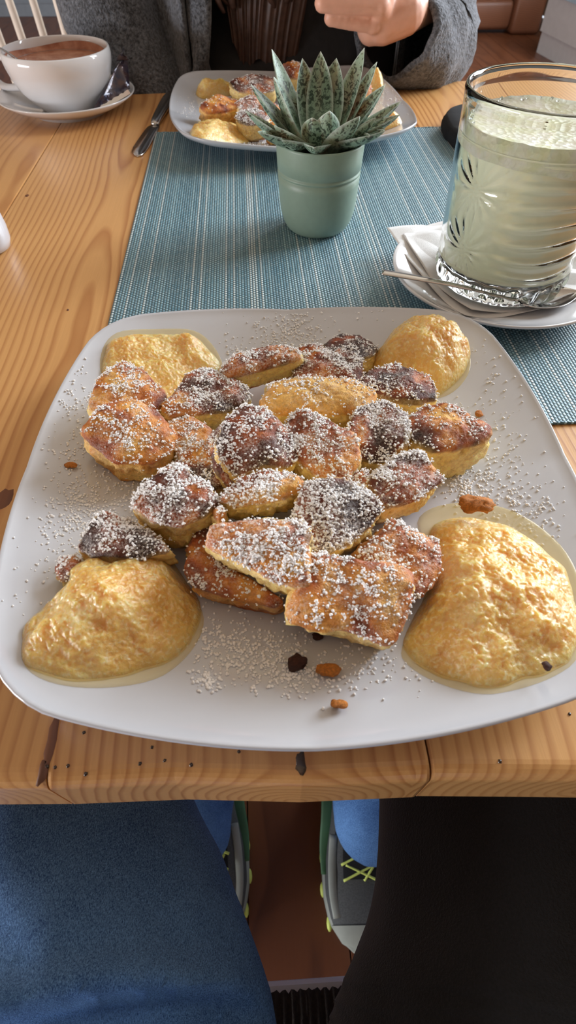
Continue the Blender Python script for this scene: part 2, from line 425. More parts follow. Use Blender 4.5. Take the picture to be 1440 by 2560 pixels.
M_sauce = mat_sauce()
def mat_juice():
    t = NT('apple_juice'); v = t.coord()
    t.set(Base_Color=S(232, 210, 140), Roughness=0.05, Alpha=0.42, IOR=1.33); return t.m
M_juice = mat_juice()
def mat_leaf():
    t = NT('succulent_leaf'); v = t.coord()
    w = t.n('TexVoronoi', feature='F1'); t.put(w.inputs['Vector'], t.coord((1, 1, 1.0))); w.inputs['Scale'].default_value = 330; w.inputs['Randomness'].default_value = 1.0
    f = t.noise(v, 260, 3, 0.6, 1.4)
    sp = t.ramp(t.math('ADD', f, t.math('MULTIPLY', w.outputs['Distance'], 0.12)), (0.50, (1, 1, 1, 1)), (0.57, (0, 0, 0, 1)))
    tip = t.attr('along'); edge = t.attr('edge')
    amount = t.math('MULTIPLY', sp, t.ramp(tip, (0.12, (0.1, 0.1, 0.1, 1)), (0.5, (0.95, 0.95, 0.95, 1))))
    base = t.mix(t.noise(v, 40, 2), S(112, 146, 122), S(158, 182, 164))
    c = t.mix(amount, base, S(42, 66, 52))
    c = t.mix(edge, c, S(214, 224, 212))
    t.set(Base_Color=c, Roughness=0.5, Subsurface_Weight=0.05); t.bump(f, 0.15, 0.0006); return t.m
M_leaf = mat_leaf()
def mat_glass():
    t = NT('clear_glass'); t.set(Base_Color=(0.965, 0.985, 0.97, 1), Roughness=0.0, Transmission_Weight=1.0, IOR=1.48); return t.m
M_glass = mat_glass()
def mat_drink():
    t = NT('pale_green_milk'); v = t.coord(); f = t.noise(v, 30, 3)
    t.set(Base_Color=t.ramp(f, (0.3, S(250, 254, 220)), (0.7, S(253, 255, 228))), Roughness=0.35, Subsurface_Weight=0.0, Subsurface_Radius=(0.01, 0.012, 0.006)); return t.m
M_drink = mat_drink()
def mat_foam():
    t = NT('milk_foam'); v = t.coord(); w = t.n('TexVoronoi'); t.put(w.inputs['Vector'], v); w.inputs['Scale'].default_value = 260
    t.set(Base_Color=t.ramp(t.noise(v, 60, 3), (0.35, S(222, 226, 186)), (0.6, S(240, 240, 226))), Roughness=0.4)
    t.bump(w.outputs['Distance'], 0.6, 0.001); return t.m
M_foam = mat_foam()
def mat_cocoa():
    t = NT('hot_chocolate'); v = t.coord(); f = t.noise(v, 70, 4, 0.6); w = t.n('TexVoronoi'); t.put(w.inputs['Vector'], v); w.inputs['Scale'].default_value = 500
    t.set(Base_Color=t.ramp(f, (0.3, S(170, 112, 88)), (0.7, S(214, 164, 138))), Roughness=0.25); t.bump(w.outputs['Distance'], 0.3, 0.0006); return t.m
M_cocoa = mat_cocoa()
def mat_foil():
    t = NT('dark_foil_wrapper'); v = t.coord(); f = t.noise(v, 90, 2)
    t.set(Base_Color=t.ramp(f, (0.35, S(28, 34, 62)), (0.65, S(74, 52, 52))), Roughness=0.22, Metallic=0.35, Coat_Weight=0.5); t.bump(t.noise(v, 120, 3), 0.5, 0.002); return t.m
M_foil = mat_foil()

# ------------------------------------------------------------------ the setting
def structure(name, V, F, m, parent=None, smooth=False):
    o = build(name, V, F, m, parent, smooth); o['kind'] = 'structure'; return o
floor_root = structure('floor', *box(XL, XR, YF, YB, -0.06, -0.012), M_floor)
bw = 0.145
for i in range(int((XR - XL) / bw)):
    x0 = XL + i * bw
    for (ya, yb) in ((YF, -0.9 + 0.4 * (i % 2)), (-0.9 + 0.4 * (i % 2), 2.0 + 0.7 * (i % 3)), (2.0 + 0.7 * (i % 3), YB)):
        build('floor_plank', *box(x0 + 0.001, x0 + bw - 0.001, ya + 0.001, yb - 0.001, -0.02, 0.0, 0.0008), M_floor, floor_root, smooth=False)
structure('ceiling', *box(XL, XR, YF, YB, ZC, ZC + 0.1), M_ceil)
structure('wall_back', *box(XL, XR, YB, YB + 0.1, 0, ZC), M_wallg)
structure('wall_front', *box(XL, XR, YF - 0.1, YF, 0, ZC), M_wallw)
bb = structure('baseboard_back', *box(XL, XR, YB - 0.018, YB, 0.0, 0.085, 0.004), M_wallg)
structure('trim_1', *box(XL, XR, YB - 0.022, YB - 0.018, 0.082, 0.09), M_wallg)
def wall_with_windows(name, x0, x1, wins, z0, z1):
    parts = []; y = YF
    for a, b in wins:
        parts.append(box(x0, x1, y, a, 0, ZC)); parts.append(box(x0, x1, a, b, 0, z0)); parts.append(box(x0, x1, a, b, z1, ZC)); y = b
    parts.append(box(x0, x1, y, YB, 0, ZC))
    return structure(name, *join(parts), M_wallw)
wall_with_windows('wall_right', XR, XR + 0.12, WIN_Y, *WIN_Z)
wall_with_windows('wall_left', XL - 0.12, XL, (LWIN_Y,), *LWIN_Z)
def window(n, x, a, b, z0, z1, s):
    f = []
    t = 0.05
    for (ya, yb, za, zb) in ((a, b, z0, z0 + t), (a, b, z1 - t, z1), (a, a + t, z0, z1), (b - t, b, z0, z1), ((a + b) / 2 - 0.02, (a + b) / 2 + 0.02, z0, z1)):
        f.append(box(x, x + 0.06, ya, yb, za, zb))
    o = structure('window_%d' % n, *join(f), M_panel)
    build('window_sill', *box(x - 0.1 * s if s > 0 else x, x + 0.04 if s > 0 else x + 0.14, a, b, z0 - 0.03, z0, 0.005), M_panel, o, smooth=False)
for i, (a, b) in enumerate(WIN_Y): window(i + 1, XR + 0.02, a, b, *WIN_Z, 1)
window(3, XL - 0.1, *LWIN_Y, *LWIN_Z, -1)

# ------------------------------------------------------------------ dining table
table = empty('dining_table', (0, 0.5, 0), 0, 'long varnished pine dining table of wide planks with a rounded front edge', 'table')
def y_front(x): return 0.047 - 0.041 * max(-0.35, min(0.35, x))
def y_far(x): return 0.968 + 0.0936 * max(-0.4, min(0.45, x))
seams = [-0.98, -0.835, -0.688, -0.541, -0.394, -0.2465, -0.0935, 0.0612, 0.208, 0.355, 0.50, 0.648, 0.795, 0.94, 1.09, 1.235]  # rightmost planks, out of view, added to keep window light off the thighs
TH = 0.0415
def plank(x0, x1):
    n = 26; g = 0.0004; V = []; xs = [x0 + g, x0 + g + 0.0012, x0 + (x1 - x0) * 0.33, x0 + (x1 - x0) * 0.66, x1 - g - 0.0012, x1 - g]
    def row(dz, dy):     # section across the plank
        return dz, dy
    rows = []
    r = 0.007
    prof = []            # (inset from the front, height) going from the underside round the worn front edge, along the top, to the back
    for a in (0, 0.5, 1): prof.append((0.003 * (1 - a), -TH + 0.004 * a, 0))
    for a in np.linspace(0, 90, 7): prof.append((r - r * math.cos(math.radians(a)), -r + r * math.sin(math.radians(a)), 0))
    for y in np.linspace(0.02, 0.98, n): prof.append((y, 0.0, 1))
    for a in np.linspace(90, 0, 5): prof.append((r - r * math.cos(math.radians(a)), -r + r * math.sin(math.radians(a)), 2))
    prof.append((0.002, -TH, 2))
    for ins, z, mode in prof:
        for j, x in enumerate(xs):
            yf, yb = y_front(x), y_far(x)
            y = yf + ins if mode == 0 else (yf + (yb - yf) * ins if mode == 1 else yb - ins)
            dz = -0.0004 if j in (0, 5) and z > -0.02 else 0.0
            wob = 0.0007 * math.sin(x * 170 + 3) + 0.0004 * math.sin(x * 431) if mode == 0 else 0
            V.append((x, y + wob, TZ + z + dz))
    m = len(xs); F = quads(len(prof), m, closed=False)
    F = [tuple(reversed(f)) for f in F]
    L = len(prof)
    F.append(tuple(i * m for i in range(L))); F.append(tuple(i * m + m - 1 for i in reversed(range(L))))
    for j in range(m - 1): F.append((j + 1, j, (L - 1) * m + j, (L - 1) * m + j + 1))
    return V, F
for a, b in zip(seams[:-1], seams[1:]):
    build('plank', *plank(a, b), M_pine, table, smooth=False)
for x in (-0.92, 1.17):
    for y in (0.14, 0.86):
        build('leg', *box(x - 0.035, x + 0.035, y - 0.035, y + 0.035, 0, TZ - TH, 0.004), M_pine, table, smooth=False)
for (x0, x1, y0, y1) in ((-0.9, 1.15, 0.15, 0.172), (-0.9, 1.15, 0.83, 0.852)):
    build('apron', *box(x0, x1, y0, y1, TZ - TH - 0.06, TZ - TH, 0.002), M_pine, table, smooth=False)
# dark resin in a knot and small worm holes along the front of the table
def blotch(px, py, rx, ry, m, name, z=0.0004, seed=0):
    c = at(px, py, TZ); g = np.random.default_rng(seed); V = [(c.x, c.y, TZ + z)]
    k = 14
    ph = g.uniform(0.75, 1.2, k)
    for s, dz in ((0.7, z), (1.0, -0.0003)):
        for i in range(k):
            a = 2 * math.pi * i / k; V.append((c.x + rx * s * ph[i] * math.cos(a), c.y + ry * s * ph[i] * math.sin(a), TZ + dz))
    F = [(0, 1 + i, 1 + (i + 1) % k) for i in range(k)] + [(1 + i, 1 + k + i, 1 + k + (i + 1) % k, 1 + (i + 1) % k) for i in range(k)]
    return build(name, V, F, m, table)
blotch(752, 1906, 0.0026, 0.0052, M_knotfill, 'knot_filler', seed=3)
blotch(128, 1850, 0.0022, 0.012, M_brown, 'knot_filler', seed=4)
blotch(106, 1925, 0.0020, 0.006, M_brown, 'knot_filler', seed=5)
for k, (px, py) in enumerate(((210, 1831), (380, 1868), (412, 1901), (350, 1909), (478, 1912), (170, 1914), (138, 1918), (597, 1879), (118, 1916), (214, 1934), (1424, 1785), (1250, 1903))):
    blotch(px, py, 0.0008, 0.0009, M_knotfill, 'worm_hole', seed=10 + k)
blotch(68, 489, 0.0022, 0.0035, M_brown, 'knot_filler', seed=31)
blotch(170, 775, 0.001, 0.0016, M_brown, 'worm_hole', seed=32)
blotch(8, 1250, 0.006, 0.010, M_brown, 'knot_filler', seed=33)

# ------------------------------------------------------------------ placemat
MZ = TZ + 0.0016
mx0, mx1, my0, my1 = -0.1185, 0.246, 0.243, 0.787
mrot = 0.012
mc = ((mx0 + mx1) / 2, (my0 + my1) / 2)
placemat = empty('placemat', (mc[0], mc[1], TZ), mrot, 'teal woven vinyl placemat running from under the near plate to the far plate', 'placemat')
hx, hy = (mx1 - mx0) / 2, (my1 - my0) / 2
build('woven_sheet', *box(-hx, hx, -hy, hy, 0.0002, 0.0016, 0.0006), M_mat, placemat, smooth=False, world_space=False)
for s in (-1, 1):
    V, F = tube([(-hx, s * (hy - 0.0008), 0.0012), (hx, s * (hy - 0.0008), 0.0012)], 0.0010, 8, 60)
    V = [(v[0], v[1], v[2] + 0.00025 * math.sin(v[0] * 2700)) for v in V]
    build('stitched_hem', V, F, M_mat, placemat, world_space=False)

# ------------------------------------------------------------------ square plates
PA, PB, PN, PHM, PHC, PASP = 0.12619, 0.16955, 23.67, 0.01902, 0.02745, 1.013
def plate_outline(n):
    t = np.linspace(0, 2 * np.pi, n, endpoint=False); u, v = np.cos(t), np.sin(t)
    r = 1 / (np.abs(u) ** PN + np.abs(v) ** PN) ** (1 / PN); x, y = u * r, v * r
    # round the tips of the corners a little
    k = np.abs(x * y); tip = 1 - 0.035 * np.clip((k - 0.80) / 0.2, 0, 1) ** 1.5
    X = PA * x * (1 + PB * (1 - y * y)) * tip; Y = PASP * PA * y * (1 + PB * (1 - x * x)) * tip
    return X, Y, k
def plate_mesh(n=192):
    X, Y, k = plate_outline(n); rim = PHM + (PHC - PHM) * k
    V = []
    def ring(s, z): 
        for i in range(n): V.append((X[i] * s, Y[i] * s, z[i]))
    one = np.ones(n)
    for s in np.linspace(0.02, 0.5, 5): ring(s, one * PZI)
    for s in np.linspace(0.56, 0.985, 12): ring(s, PZI + (rim - PZI) * pf(s))
    ring(0.993, rim + 0.0003); ring(0.9985, rim - 0.0002); ring(1.0, rim - 0.0012); ring(0.9975, rim - 0.0026)
    for s in np.linspace(0.97, 0.62, 7): ring(s, PZI - 0.0045 + (rim - PZI) * pf(s) * 0.98)
    ring(0.60, one * 0.0); ring(0.57, one * 0.0); ring(0.55, one * 0.0018); ring(0.05, one * 0.0018)
    F = [tuple(reversed(f)) for f in quads(len(V) // n, n)]
    F.append(tuple(range(n))); F.append(tuple(range(len(V) - 1, len(V) - n - 1, -1)))
    return V, [tuple(reversed(f)) for f in F]
PZI = 0.0062
def pf(s):
    t = np.clip((np.asarray(s) - 0.5) / 0.5, 0, 1); return t * t * (1.55 - 0.55 * t)
_X, _Y, _K = plate_outline(1440)
_ang = np.unwrap(np.arctan2(_Y, _X)); _rad = np.hypot(_X, _Y)
class Plate:
    def __init__(self, x, y, rz, base): self.x, self.y, self.rz, self.base = x, y, rz, base
    def z(self, P):
        P = np.atleast_2d(P); dx, dy = P[:, 0] - self.x, P[:, 1] - self.y; c, s = math.cos(-self.rz), math.sin(-self.rz)
        lx, ly = c * dx - s * dy, s * dx + c * dy
        a = np.mod(np.arctan2(ly, lx), 2 * np.pi); R = np.interp(a, _ang, _rad, period=2 * np.pi); K = np.interp(a, _ang, _K, period=2 * np.pi)
        s_ = np.hypot(lx, ly) / R; self.s = s_
        return self.base + PZI + (PHM + (PHC - PHM) * K - PZI) * pf(np.minimum(s_, 1))
    def at(self, px, py, h=0.0):
        """point h above the plate's surface seen at a pixel"""
        z = self.base + PZI
        for _ in range(6):
            p = at(px, py, z + h); z = float(self.z((p.x, p.y))[0])
        return Vector((p.x, p.y, z + h))
P1 = Plate(0.0173, 0.2023, -0.0219, MZ + 0.0003); P2 = Plate(0.0443, 0.8111, 0.0908, MZ + 0.0003)
pl = build('plate', *plate_mesh(), M_porc); pl.location = (P1.x, P1.y, P1.base); pl.rotation_euler = (0, 0, P1.rz)
tag(pl, 'large square white porcelain plate with bowed sides, nearest the viewer, full of torn pancake', 'plate', 'square white dinner plates')
pl2 = pl.copy(); COL.objects.link(pl2); pl2.location = (P2.x, P2.y, P2.base); pl2.rotation_euler = (0, 0, P2.rz)
tag(pl2, 'square white porcelain plate on the far side of the table, behind the succulent', 'plate', 'square white dinner plates')

# ------------------------------------------------------------------ torn pancake pieces
def lin(*c): return np.array(S(*c)[:3])
CR_STOPS = [(0.0, lin(236, 190, 104)), (0.25, lin(222, 152, 66)), (0.5, lin(176, 92, 38)), (0.72, lin(112, 50, 27)), (1.0, lin(54, 26, 19))]
def crust_col(b):
    b = np.clip(b, 0, 1); xs = [s[0] for s in CR_STOPS]
    return np.stack([np.interp(b, xs, [s[1][k] for s in CR_STOPS]) for k in range(3)], 1)
def smooth_poly(P, n, it=2, k=0.25):
    P = np.asarray(P, float)
    for _ in range(it):
        Q = np.roll(P, -1, 0); P = np.stack([(1 - k) * P + k * Q, k * P + (1 - k) * Q], 1).reshape(-1, P.shape[1])
    d = np.r_[0, np.cumsum(np.linalg.norm(np.roll(P, -1, 0) - P, axis=1))]; PP = np.vstack([P, P[:1]])
    t = np.linspace(0, d[-1], n, endpoint=False)
    return np.stack([np.interp(t, d, PP[:, k]) for k in range(P.shape[1])], 1)
CHUNKS = []
def chunk(plate, label, poly, top, thick, tilt=0, az=-90, dome=0.003, burn=0.4, var=0.35, dust=0.6, sugar=420, side=0.0, seed=1, n=104, rough=1.0, bulge=0.03, group='torn pancake pieces on the near plate', grad=None, parts=True):
    """poly: the crust's outline in photograph pixels; top: height of its middle above the plate; tilt: lean in degrees towards az"""
    m = np.mean(poly, 0); c = plate.at(m[0], m[1], top)
    ta, aa = math.radians(tilt), math.radians(az)
    nrm = Vector((math.sin(ta) * math.cos(aa), math.sin(ta) * math.sin(aa), math.cos(ta)))
    pts = []
    for px, py in poly:
        d = CF + CR * ((px - W_PX / 2) / F_PX) - CU * ((py - H_PX / 2) / F_PX)
        pts.append(CAM + d * (nrm.dot(c - CAM) / nrm.dot(d)))
    _, a, b = frame_of(nrm, (1, 0, 0) if abs(nrm.x) < 0.8 else (0, 1, 0)); nn = np.array(nrm)
    c = np.mean([np.array(p) for p in pts], 0)
    L = np.array([((np.array(p) - c) @ a, (np.array(p) - c) @ b) for p in pts])
    if (np.roll(L[:, 0], -1) * L[:, 1] - L[:, 0] * np.roll(L[:, 1], -1)).sum() > 0: L = L[::-1]
    L = L[::-1]
    O = smooth_poly(L, n, 2, 0.14) * 1.11
    O = O * (1 + 0.035 * vnoise(np.c_[O * 160, np.full(n, seed * 1.7)], seed) + 0.02 * vnoise(np.c_[O * 420, np.full(n, seed * 0.7)], seed))[:, None]
    thick = thick * 1.18; e = min(0.0024, thick * 0.16)
    prof = []
    for s in np.linspace(0.03, 0.94, 13): prof.append((s, dome * (1 - s ** 2.2), 1.0))
    for q in (25, 50, 75): w = math.radians(q); prof.append((0.94 + 0.06 * math.sin(w), -e * (1 - math.cos(w)), 1.0 - 0.25 * q / 90))
    for q in np.linspace(0.06, 0.94, 13): prof.append((1 + bulge * math.sin(math.pi * q) - 0.03 * q, -e - (thick - 2 * e) * q, 0.0))
    for q in (75, 40, 0): w = math.radians(q); prof.append((0.89 + 0.08 * math.sin(w), -thick + e * (1 - math.cos(w)), 0.9))
    for s in (0.55, 0.25, 0.03): prof.append((s, -thick - 0.0005, 1.0))
    V = np.concatenate([c + (O[:, :1] * s) * a + (O[:, 1:] * s) * b + nn * z for s, z, k in prof])
    K = np.concatenate([np.full(n, k) for s, z, k in prof]); Sg = np.concatenate([np.full(n, s) for s, z, k in prof])
    # outward direction
    ctr = c - nn * thick * 0.5
    out = V - ctr; out /= np.linalg.norm(out, axis=1, keepdims=True) + 1e-9
    out = np.where(K[:, None] > 0.8, nn * np.where(((V - ctr) @ nn) > 0, 1, -1)[:, None], out)
    big = fbm(V, 70, 3, seed); fine = fbm(V, 380, 2, seed + 9); pit = fbm(V, 240, 2, seed + 17)
    gr = fbm(V, 760, 2, seed + 19)
    amp = 0.0034 * big + (1 - K) * (0.0020 * pit + 0.0010 * fine + 0.0006 * gr) * rough + 0.0006 * fine + K * (0.0006 * np.abs(fine) + 0.0003 * gr)
    V = V + out * amp[:, None]
    # crumbs tear the rim of the crust
    lo = plate.z(V[:, :2]) + 0.0004
    V[:, 2] = np.maximum(V[:, 2], lo)
    V[:, 2] = np.where((V[:, 2] - lo) < 0.0006, lo, V[:, 2])
    cm = np.clip(K + 0.35 * fbm(V, 150, 2, seed + 3) * (K > 0.2) * (K < 0.99) + side, 0, 1)
    cm = np.where(K < 0.2, np.clip(side + 0.5 * fbm(V, 160, 3, seed + 23) * (side > 0), 0, 1), cm)
    patch = fbm(V, 85, 3, seed + 31)
    bb_ = burn + var * patch * 1.9 + 0.22 * fbm(V, 240, 2, seed + 37) + 0.14 * (Sg ** 6) * (K > 0.5)
    if grad is not None:
        g = ((V - c) @ np.array(a)) * grad[0] + ((V - c) @ np.array(b)) * grad[1]; bb_ = bb_ + g / 0.02
    inner = lin(255, 226, 154)[None] * (1 + 0.16 * fbm(V, 200, 3, seed + 5)[:, None]) * np.array((1, 0.985, 0.93))
    col = crust_col(bb_) * cm[:, None] + inner * (1 - cm[:, None])
    ru = np.clip(fbm(V, 120, 3, seed + 41) * 1.4 + 0.55, 0, 1)
    up = np.concatenate([np.full(n, 1.0 if k > 0.7 and z > -thick * 0.5 else (0.35 if z > -thick * 0.4 else 0.0)) for s, z, k in prof])
    F = quads(len(prof), n)
    F.append(tuple(range(n - 1, -1, -1))); F.append(tuple(range((len(prof) - 1) * n, len(prof) * n)))
    o = build('pancake_piece', V, F, M_chunk, attrs={'col': col, 'dust': np.clip(dust * ru * up, 0, 1)})
    me = o.data
    # face outwards
    nz = np.empty(len(me.vertices) * 3); me.vertices.foreach_get('normal', nz); nz = nz.reshape(-1, 3)
    if (nz[:n * 6] @ nn).mean() < 0: me.flip_normals(); nz = -nz
    tag(o, label, 'pancake piece', group)
    if sugar > 0:
        g = np.random.default_rng(seed + 100)
        w = np.clip(nz[:, 2], 0, 1) ** 0.7 * (0.06 + np.clip(fbm(V, 120, 3, seed + 51) * 2.4 + 0.5, 0, 1) ** 1.3) * up.clip(0.12, 1) * (V @ np.array((0, 0, 1)) > plate.base + 0.008)
        # weight by the area round each vertex
        ar = np.zeros(len(V)); R = np.concatenate([np.full(n, s) for s, z, k in prof]); ar = 0.05 + R
        pr = w * ar; pr = pr / pr.sum()
        k = int(sugar * 1.05); idx = g.choice(len(V), k, p=pr)
        rep = g.integers(1, 4, k); idx = np.repeat(idx, rep)
        j = np.minimum(idx + g.integers(0, 2, len(idx)) * n, len(V) - 1); t = g.uniform(0, 1, len(idx))
        Pp = V[idx] * (1 - t[:, None]) + V[j] * t[:, None] + g.normal(0, 0.0007, (len(idx), 3)) * (1, 1, 0.15)
        rr = g.uniform(0.00027, 0.00068, len(idx)) * (0.8 + 0.6 * g.random(len(idx)) ** 3)
        Pp = Pp + nz[idx] * (rr * 0.45)[:, None]
        s = grains('sugar_dusting', Pp, rr, M_sugar, o, seed); s['label'] = 'white icing sugar clumps'
    CHUNKS.append(o)
    return o
N = lambda *a, **k: chunk(P1, *a, **k)
# far row
N('pancake piece half hidden behind others, near-black crust in a strip below the top right applesauce', [(812, 862), (850, 838), (905, 843), (946, 868), (930, 884), (880, 898), (838, 902)], 0.016, 0.012, 14, 60, burn=0.86, var=0.25, dust=0.5, sugar=230, seed=11)
N('narrow charred pancake strip, sugared, left of the dark piece beside the top right applesauce', [(838, 880), (885, 872), (905, 900), (906, 945), (880, 962), (850, 920)], 0.021, 0.014, 12, -60, burn=0.85, dust=0.7, sugar=260, seed=12)
N('rust brown pancake piece thick with sugar, in the far row right of the yellow wedge', [(738, 925), (742, 880), (798, 864), (850, 896), (882, 944), (800, 960), (750, 950)], 0.022, 0.02, 14, -120, burn=0.5, dust=0.8, sugar=520, seed=13)
N('plump pancake wedge at the back of the pile with a bright yellow side', [(556, 918), (598, 884), (680, 866), (738, 876), (744, 896), (690, 912), (622, 930), (572, 942)], 0.032, 0.018, 24, -70, burn=0.42, dust=0.7, sugar=360, seed=14, bulge=0.12, dome=0.004)
N('sugar-covered pancake piece with a dark brown upper edge, between yellow wedge and large golden pair', [(416, 1012), (478, 940), (522, 926), (575, 950), (626, 990), (566, 1022), (492, 1030), (440, 1036)], 0.026, 0.02, 16, -55, burn=0.55, dust=0.8, sugar=620, seed=15, grad=(0.0, 0.25))
# left pair
N('golden brown pancake piece, upper of the two overlapping at the left of the plate', [(232, 992), (256, 940), (308, 909), (356, 926), (412, 985), (386, 1018), (310, 1024), (240, 1014)], 0.027, 0.021, 10, -40, burn=0.44, dust=0.5, sugar=420, seed=16, grad=(0.0, 0.1))
N('large smooth golden pancake piece, lower of the two overlapping at the left of the plate', [(213, 1072), (262, 1016), (330, 1000), (388, 1028), (430, 1080), (424, 1118), (368, 1150), (286, 1150), (240, 1112)], 0.030, 0.023, 20, -70, burn=0.28, var=0.22, dust=0.45, sugar=420, seed=17, dome=0.006, side=0.55)
# second row
N('long pale yellow torn pancake wedge with little crust, just behind the pile centre', [(656, 1008), (690, 956), (758, 944), (828, 946), (884, 950), (938, 985), (908, 1020), (846, 1030), (740, 1030), (684, 1026)], 0.034, 0.022, 10, -80, burn=0.02, var=0.15, dust=0.35, sugar=330, seed=18, rough=2.0, dome=0.005)
N('dark charred pancake piece just below the top right applesauce, tan edges', [(905, 958), (932, 925), (985, 909), (1046, 928), (1080, 956), (1084, 992), (1040, 1002), (984, 996), (936, 980)], 0.028, 0.02, 14, -60, burn=0.80, var=0.3, dust=0.4, sugar=330, seed=19)
N('thick pancake block right of the pile, brown top and bright yellow cut side', [(1024, 1050), (1062, 1016), (1120, 1012), (1172, 1036), (1222, 1064), (1216, 1088), (1180, 1106), (1090, 1122), (1042, 1096)], 0.032, 0.029, 8, -80, burn=0.52, var=0.35, dust=0.25, sugar=230, seed=20, dome=0.003, grad=(0.1, 0.0))
N('purplish dark pancake piece under heavy sugar, left of the thick yellow-sided block', [(866, 1082), (900, 1022), (958, 1002), (1014, 1042), (1012, 1104), (962, 1146), (902, 1144)], 0.032, 0.022, 16, -100, burn=0.66, dust=0.85, sugar=640, seed=21)
N('thin tan pancake scrap wedged between the pale wedge and the orange centre piece', [(668, 1032), (716, 1020), (768, 1034), (750, 1058), (700, 1062)], 0.024, 0.012, 10, -90, burn=0.6, dust=0.6, sugar=160, seed=22)
# middle row
N('dark chocolate brown pancake piece with torn yellow right side, middle of the pile', [(546, 1098), (572, 1044), (612, 1022), (662, 1034), (716, 1080), (744, 1124), (712, 1164), (652, 1160), (596, 1186), (560, 1148)], 0.040, 0.024, 16, -70, burn=0.74, var=0.3, dust=0.55, sugar=620, seed=23, dome=0.006)
N('orange pancake slab evenly veiled in sugar, right of the dark middle piece', [(718, 1062), (756, 1030), (820, 1058), (884, 1094), (888, 1140), (868, 1196), (792, 1184), (744, 1132)], 0.036, 0.022, 22, -75, burn=0.34, dust=0.75, sugar=620, seed=24)
N('small sugared pancake piece between the golden pair and the dark middle piece', [(424, 1058), (478, 1040), (530, 1078), (545, 1124), (524, 1160), (462, 1152), (432, 1116)], 0.022, 0.018, 10, -90, burn=0.4, dust=0.75, sugar=360, seed=25)
N('narrow dark pancake piece pressed against the left of the dark middle piece', [(522, 1096), (552, 1062), (572, 1110), (590, 1180), (566, 1210), (534, 1156)], 0.028, 0.018, 18, -150, burn=0.7, dust=0.7, sugar=260, seed=26)
N('blackened sugared pancake scrap above the square piece with the sugared top', [(434, 1152), (500, 1146), (562, 1166), (556, 1212), (500, 1220), (452, 1190)], 0.017, 0.014, 8, -90, burn=0.78, dust=0.6, sugar=220, seed=27)
N('square pancake piece with a heavily sugared dark top and thick yellow front, left of centre', [(330, 1256), (392, 1192), (438, 1169), (502, 1202), (545, 1252), (506, 1284), (438, 1312), (384, 1296)], 0.038, 0.027, 14, -85, burn=0.52, dust=0.8, sugar=640, seed=28)
N('pale pancake piece with a cracked yellow front and sugared top, in the centre', [(556, 1244), (602, 1196), (678, 1176), (742, 1190), (766, 1218), (716, 1238), (650, 1252), (590, 1262)], 0.040, 0.022, 22, -85, burn=0.3, dust=0.75, sugar=460, seed=29, rough=1.8)
N('dark pancake piece almost covered in sugar, right of the cracked yellow one', [(756, 1232), (780, 1204), (868, 1206), (922, 1236), (948, 1274), (926, 1304), (876, 1346), (822, 1372), (752, 1358), (738, 1296)], 0.038, 0.024, 18, -95, burn=0.68, dust=0.9, sugar=900, seed=30)
N('sugared pancake piece with a toasted striped side, below the thick yellow-sided block', [(928, 1200), (984, 1150), (1046, 1132), (1082, 1164), (1110, 1196), (1066, 1226), (1010, 1254), (962, 1262)], 0.032, 0.022, 16, -80, burn=0.56, dust=0.8, sugar=560, seed=31)
N('tan pancake scrap in the gap above the sugar-covered dark piece', [(882, 1186), (918, 1178), (934, 1214), (908, 1238), (884, 1220)], 0.026, 0.014, 6, -90, burn=0.3, dust=0.7, sugar=120, seed=32, n=56)
N('smooth rust orange pancake piece beside the big right hand applesauce', [(912, 1384), (950, 1336), (986, 1304), (1032, 1328), (1098, 1362), (1092, 1440), (1040, 1490), (962, 1450)], 0.026, 0.02, 22, -60, burn=0.42, var=0.15, dust=0.5, sugar=420, seed=33, side=0.8, dome=0.005)
# front row
N('curved lower pancake slab with a freckled brown side, under the stacked front piece', [(463, 1428), (490, 1376), (560, 1412), (640, 1456), (690, 1492), (672, 1510), (590, 1496), (500, 1466)], 0.019, 0.016, 14, -100, burn=0.36, var=0.25, dust=0.35, sugar=170, seed=34, side=0.75)
N('pancake piece with a sugared top lying on the freckled slab, front of centre', [(526, 1366), (542, 1312), (620, 1302), (748, 1312), (756, 1366), (764, 1452), (700, 1452), (608, 1408)], 0.042, 0.020, 20, -100, burn=0.36, dust=0.75, sugar=760, seed=35)
N('biggest front pancake piece, smooth golden face tilted to the viewer, thick torn right edge', [(738, 1550), (764, 1450), (786, 1392), (850, 1398), (922, 1412), (1000, 1420), (1030, 1450), (1018, 1512), (990, 1592), (966, 1606), (880, 1572), (806, 1562)], 0.030, 0.020, 24, -85, burn=0.26, var=0.28, dust=0.45, sugar=520, seed=36, side=0.25, dome=0.004)
N('charred pancake corner sticking out behind the lower left applesauce', [(196, 1368), (228, 1318), (266, 1277), (306, 1298), (366, 1330), (416, 1372), (330, 1396), (250, 1392)], 0.026, 0.02, 16, -100, burn=0.82, dust=0.55, sugar=380, seed=37)
N('small brown pancake bit at the left edge of the lower left applesauce', [(138, 1424), (154, 1398), (190, 1392), (204, 1420), (186, 1452), (152, 1446)], 0.012, 0.012, 8, -120, burn=0.5, dust=0.4, sugar=70, seed=38, n=56)
N('tiny torn pancake shred joining the square piece and the cracked yellow one', [(530, 1276), (556, 1268), (566, 1290), (546, 1304)], 0.034, 0.012, 6, -90, burn=0.25, dust=0.4, sugar=30, seed=39, n=40)
N('brown pancake piece in the shade between the square piece and the freckled slab', [(468, 1368), (520, 1300), (560, 1320), (540, 1400), (490, 1400)], 0.018, 0.014, 8, -90, burn=0.5, dust=0.1, sugar=30, seed=40)

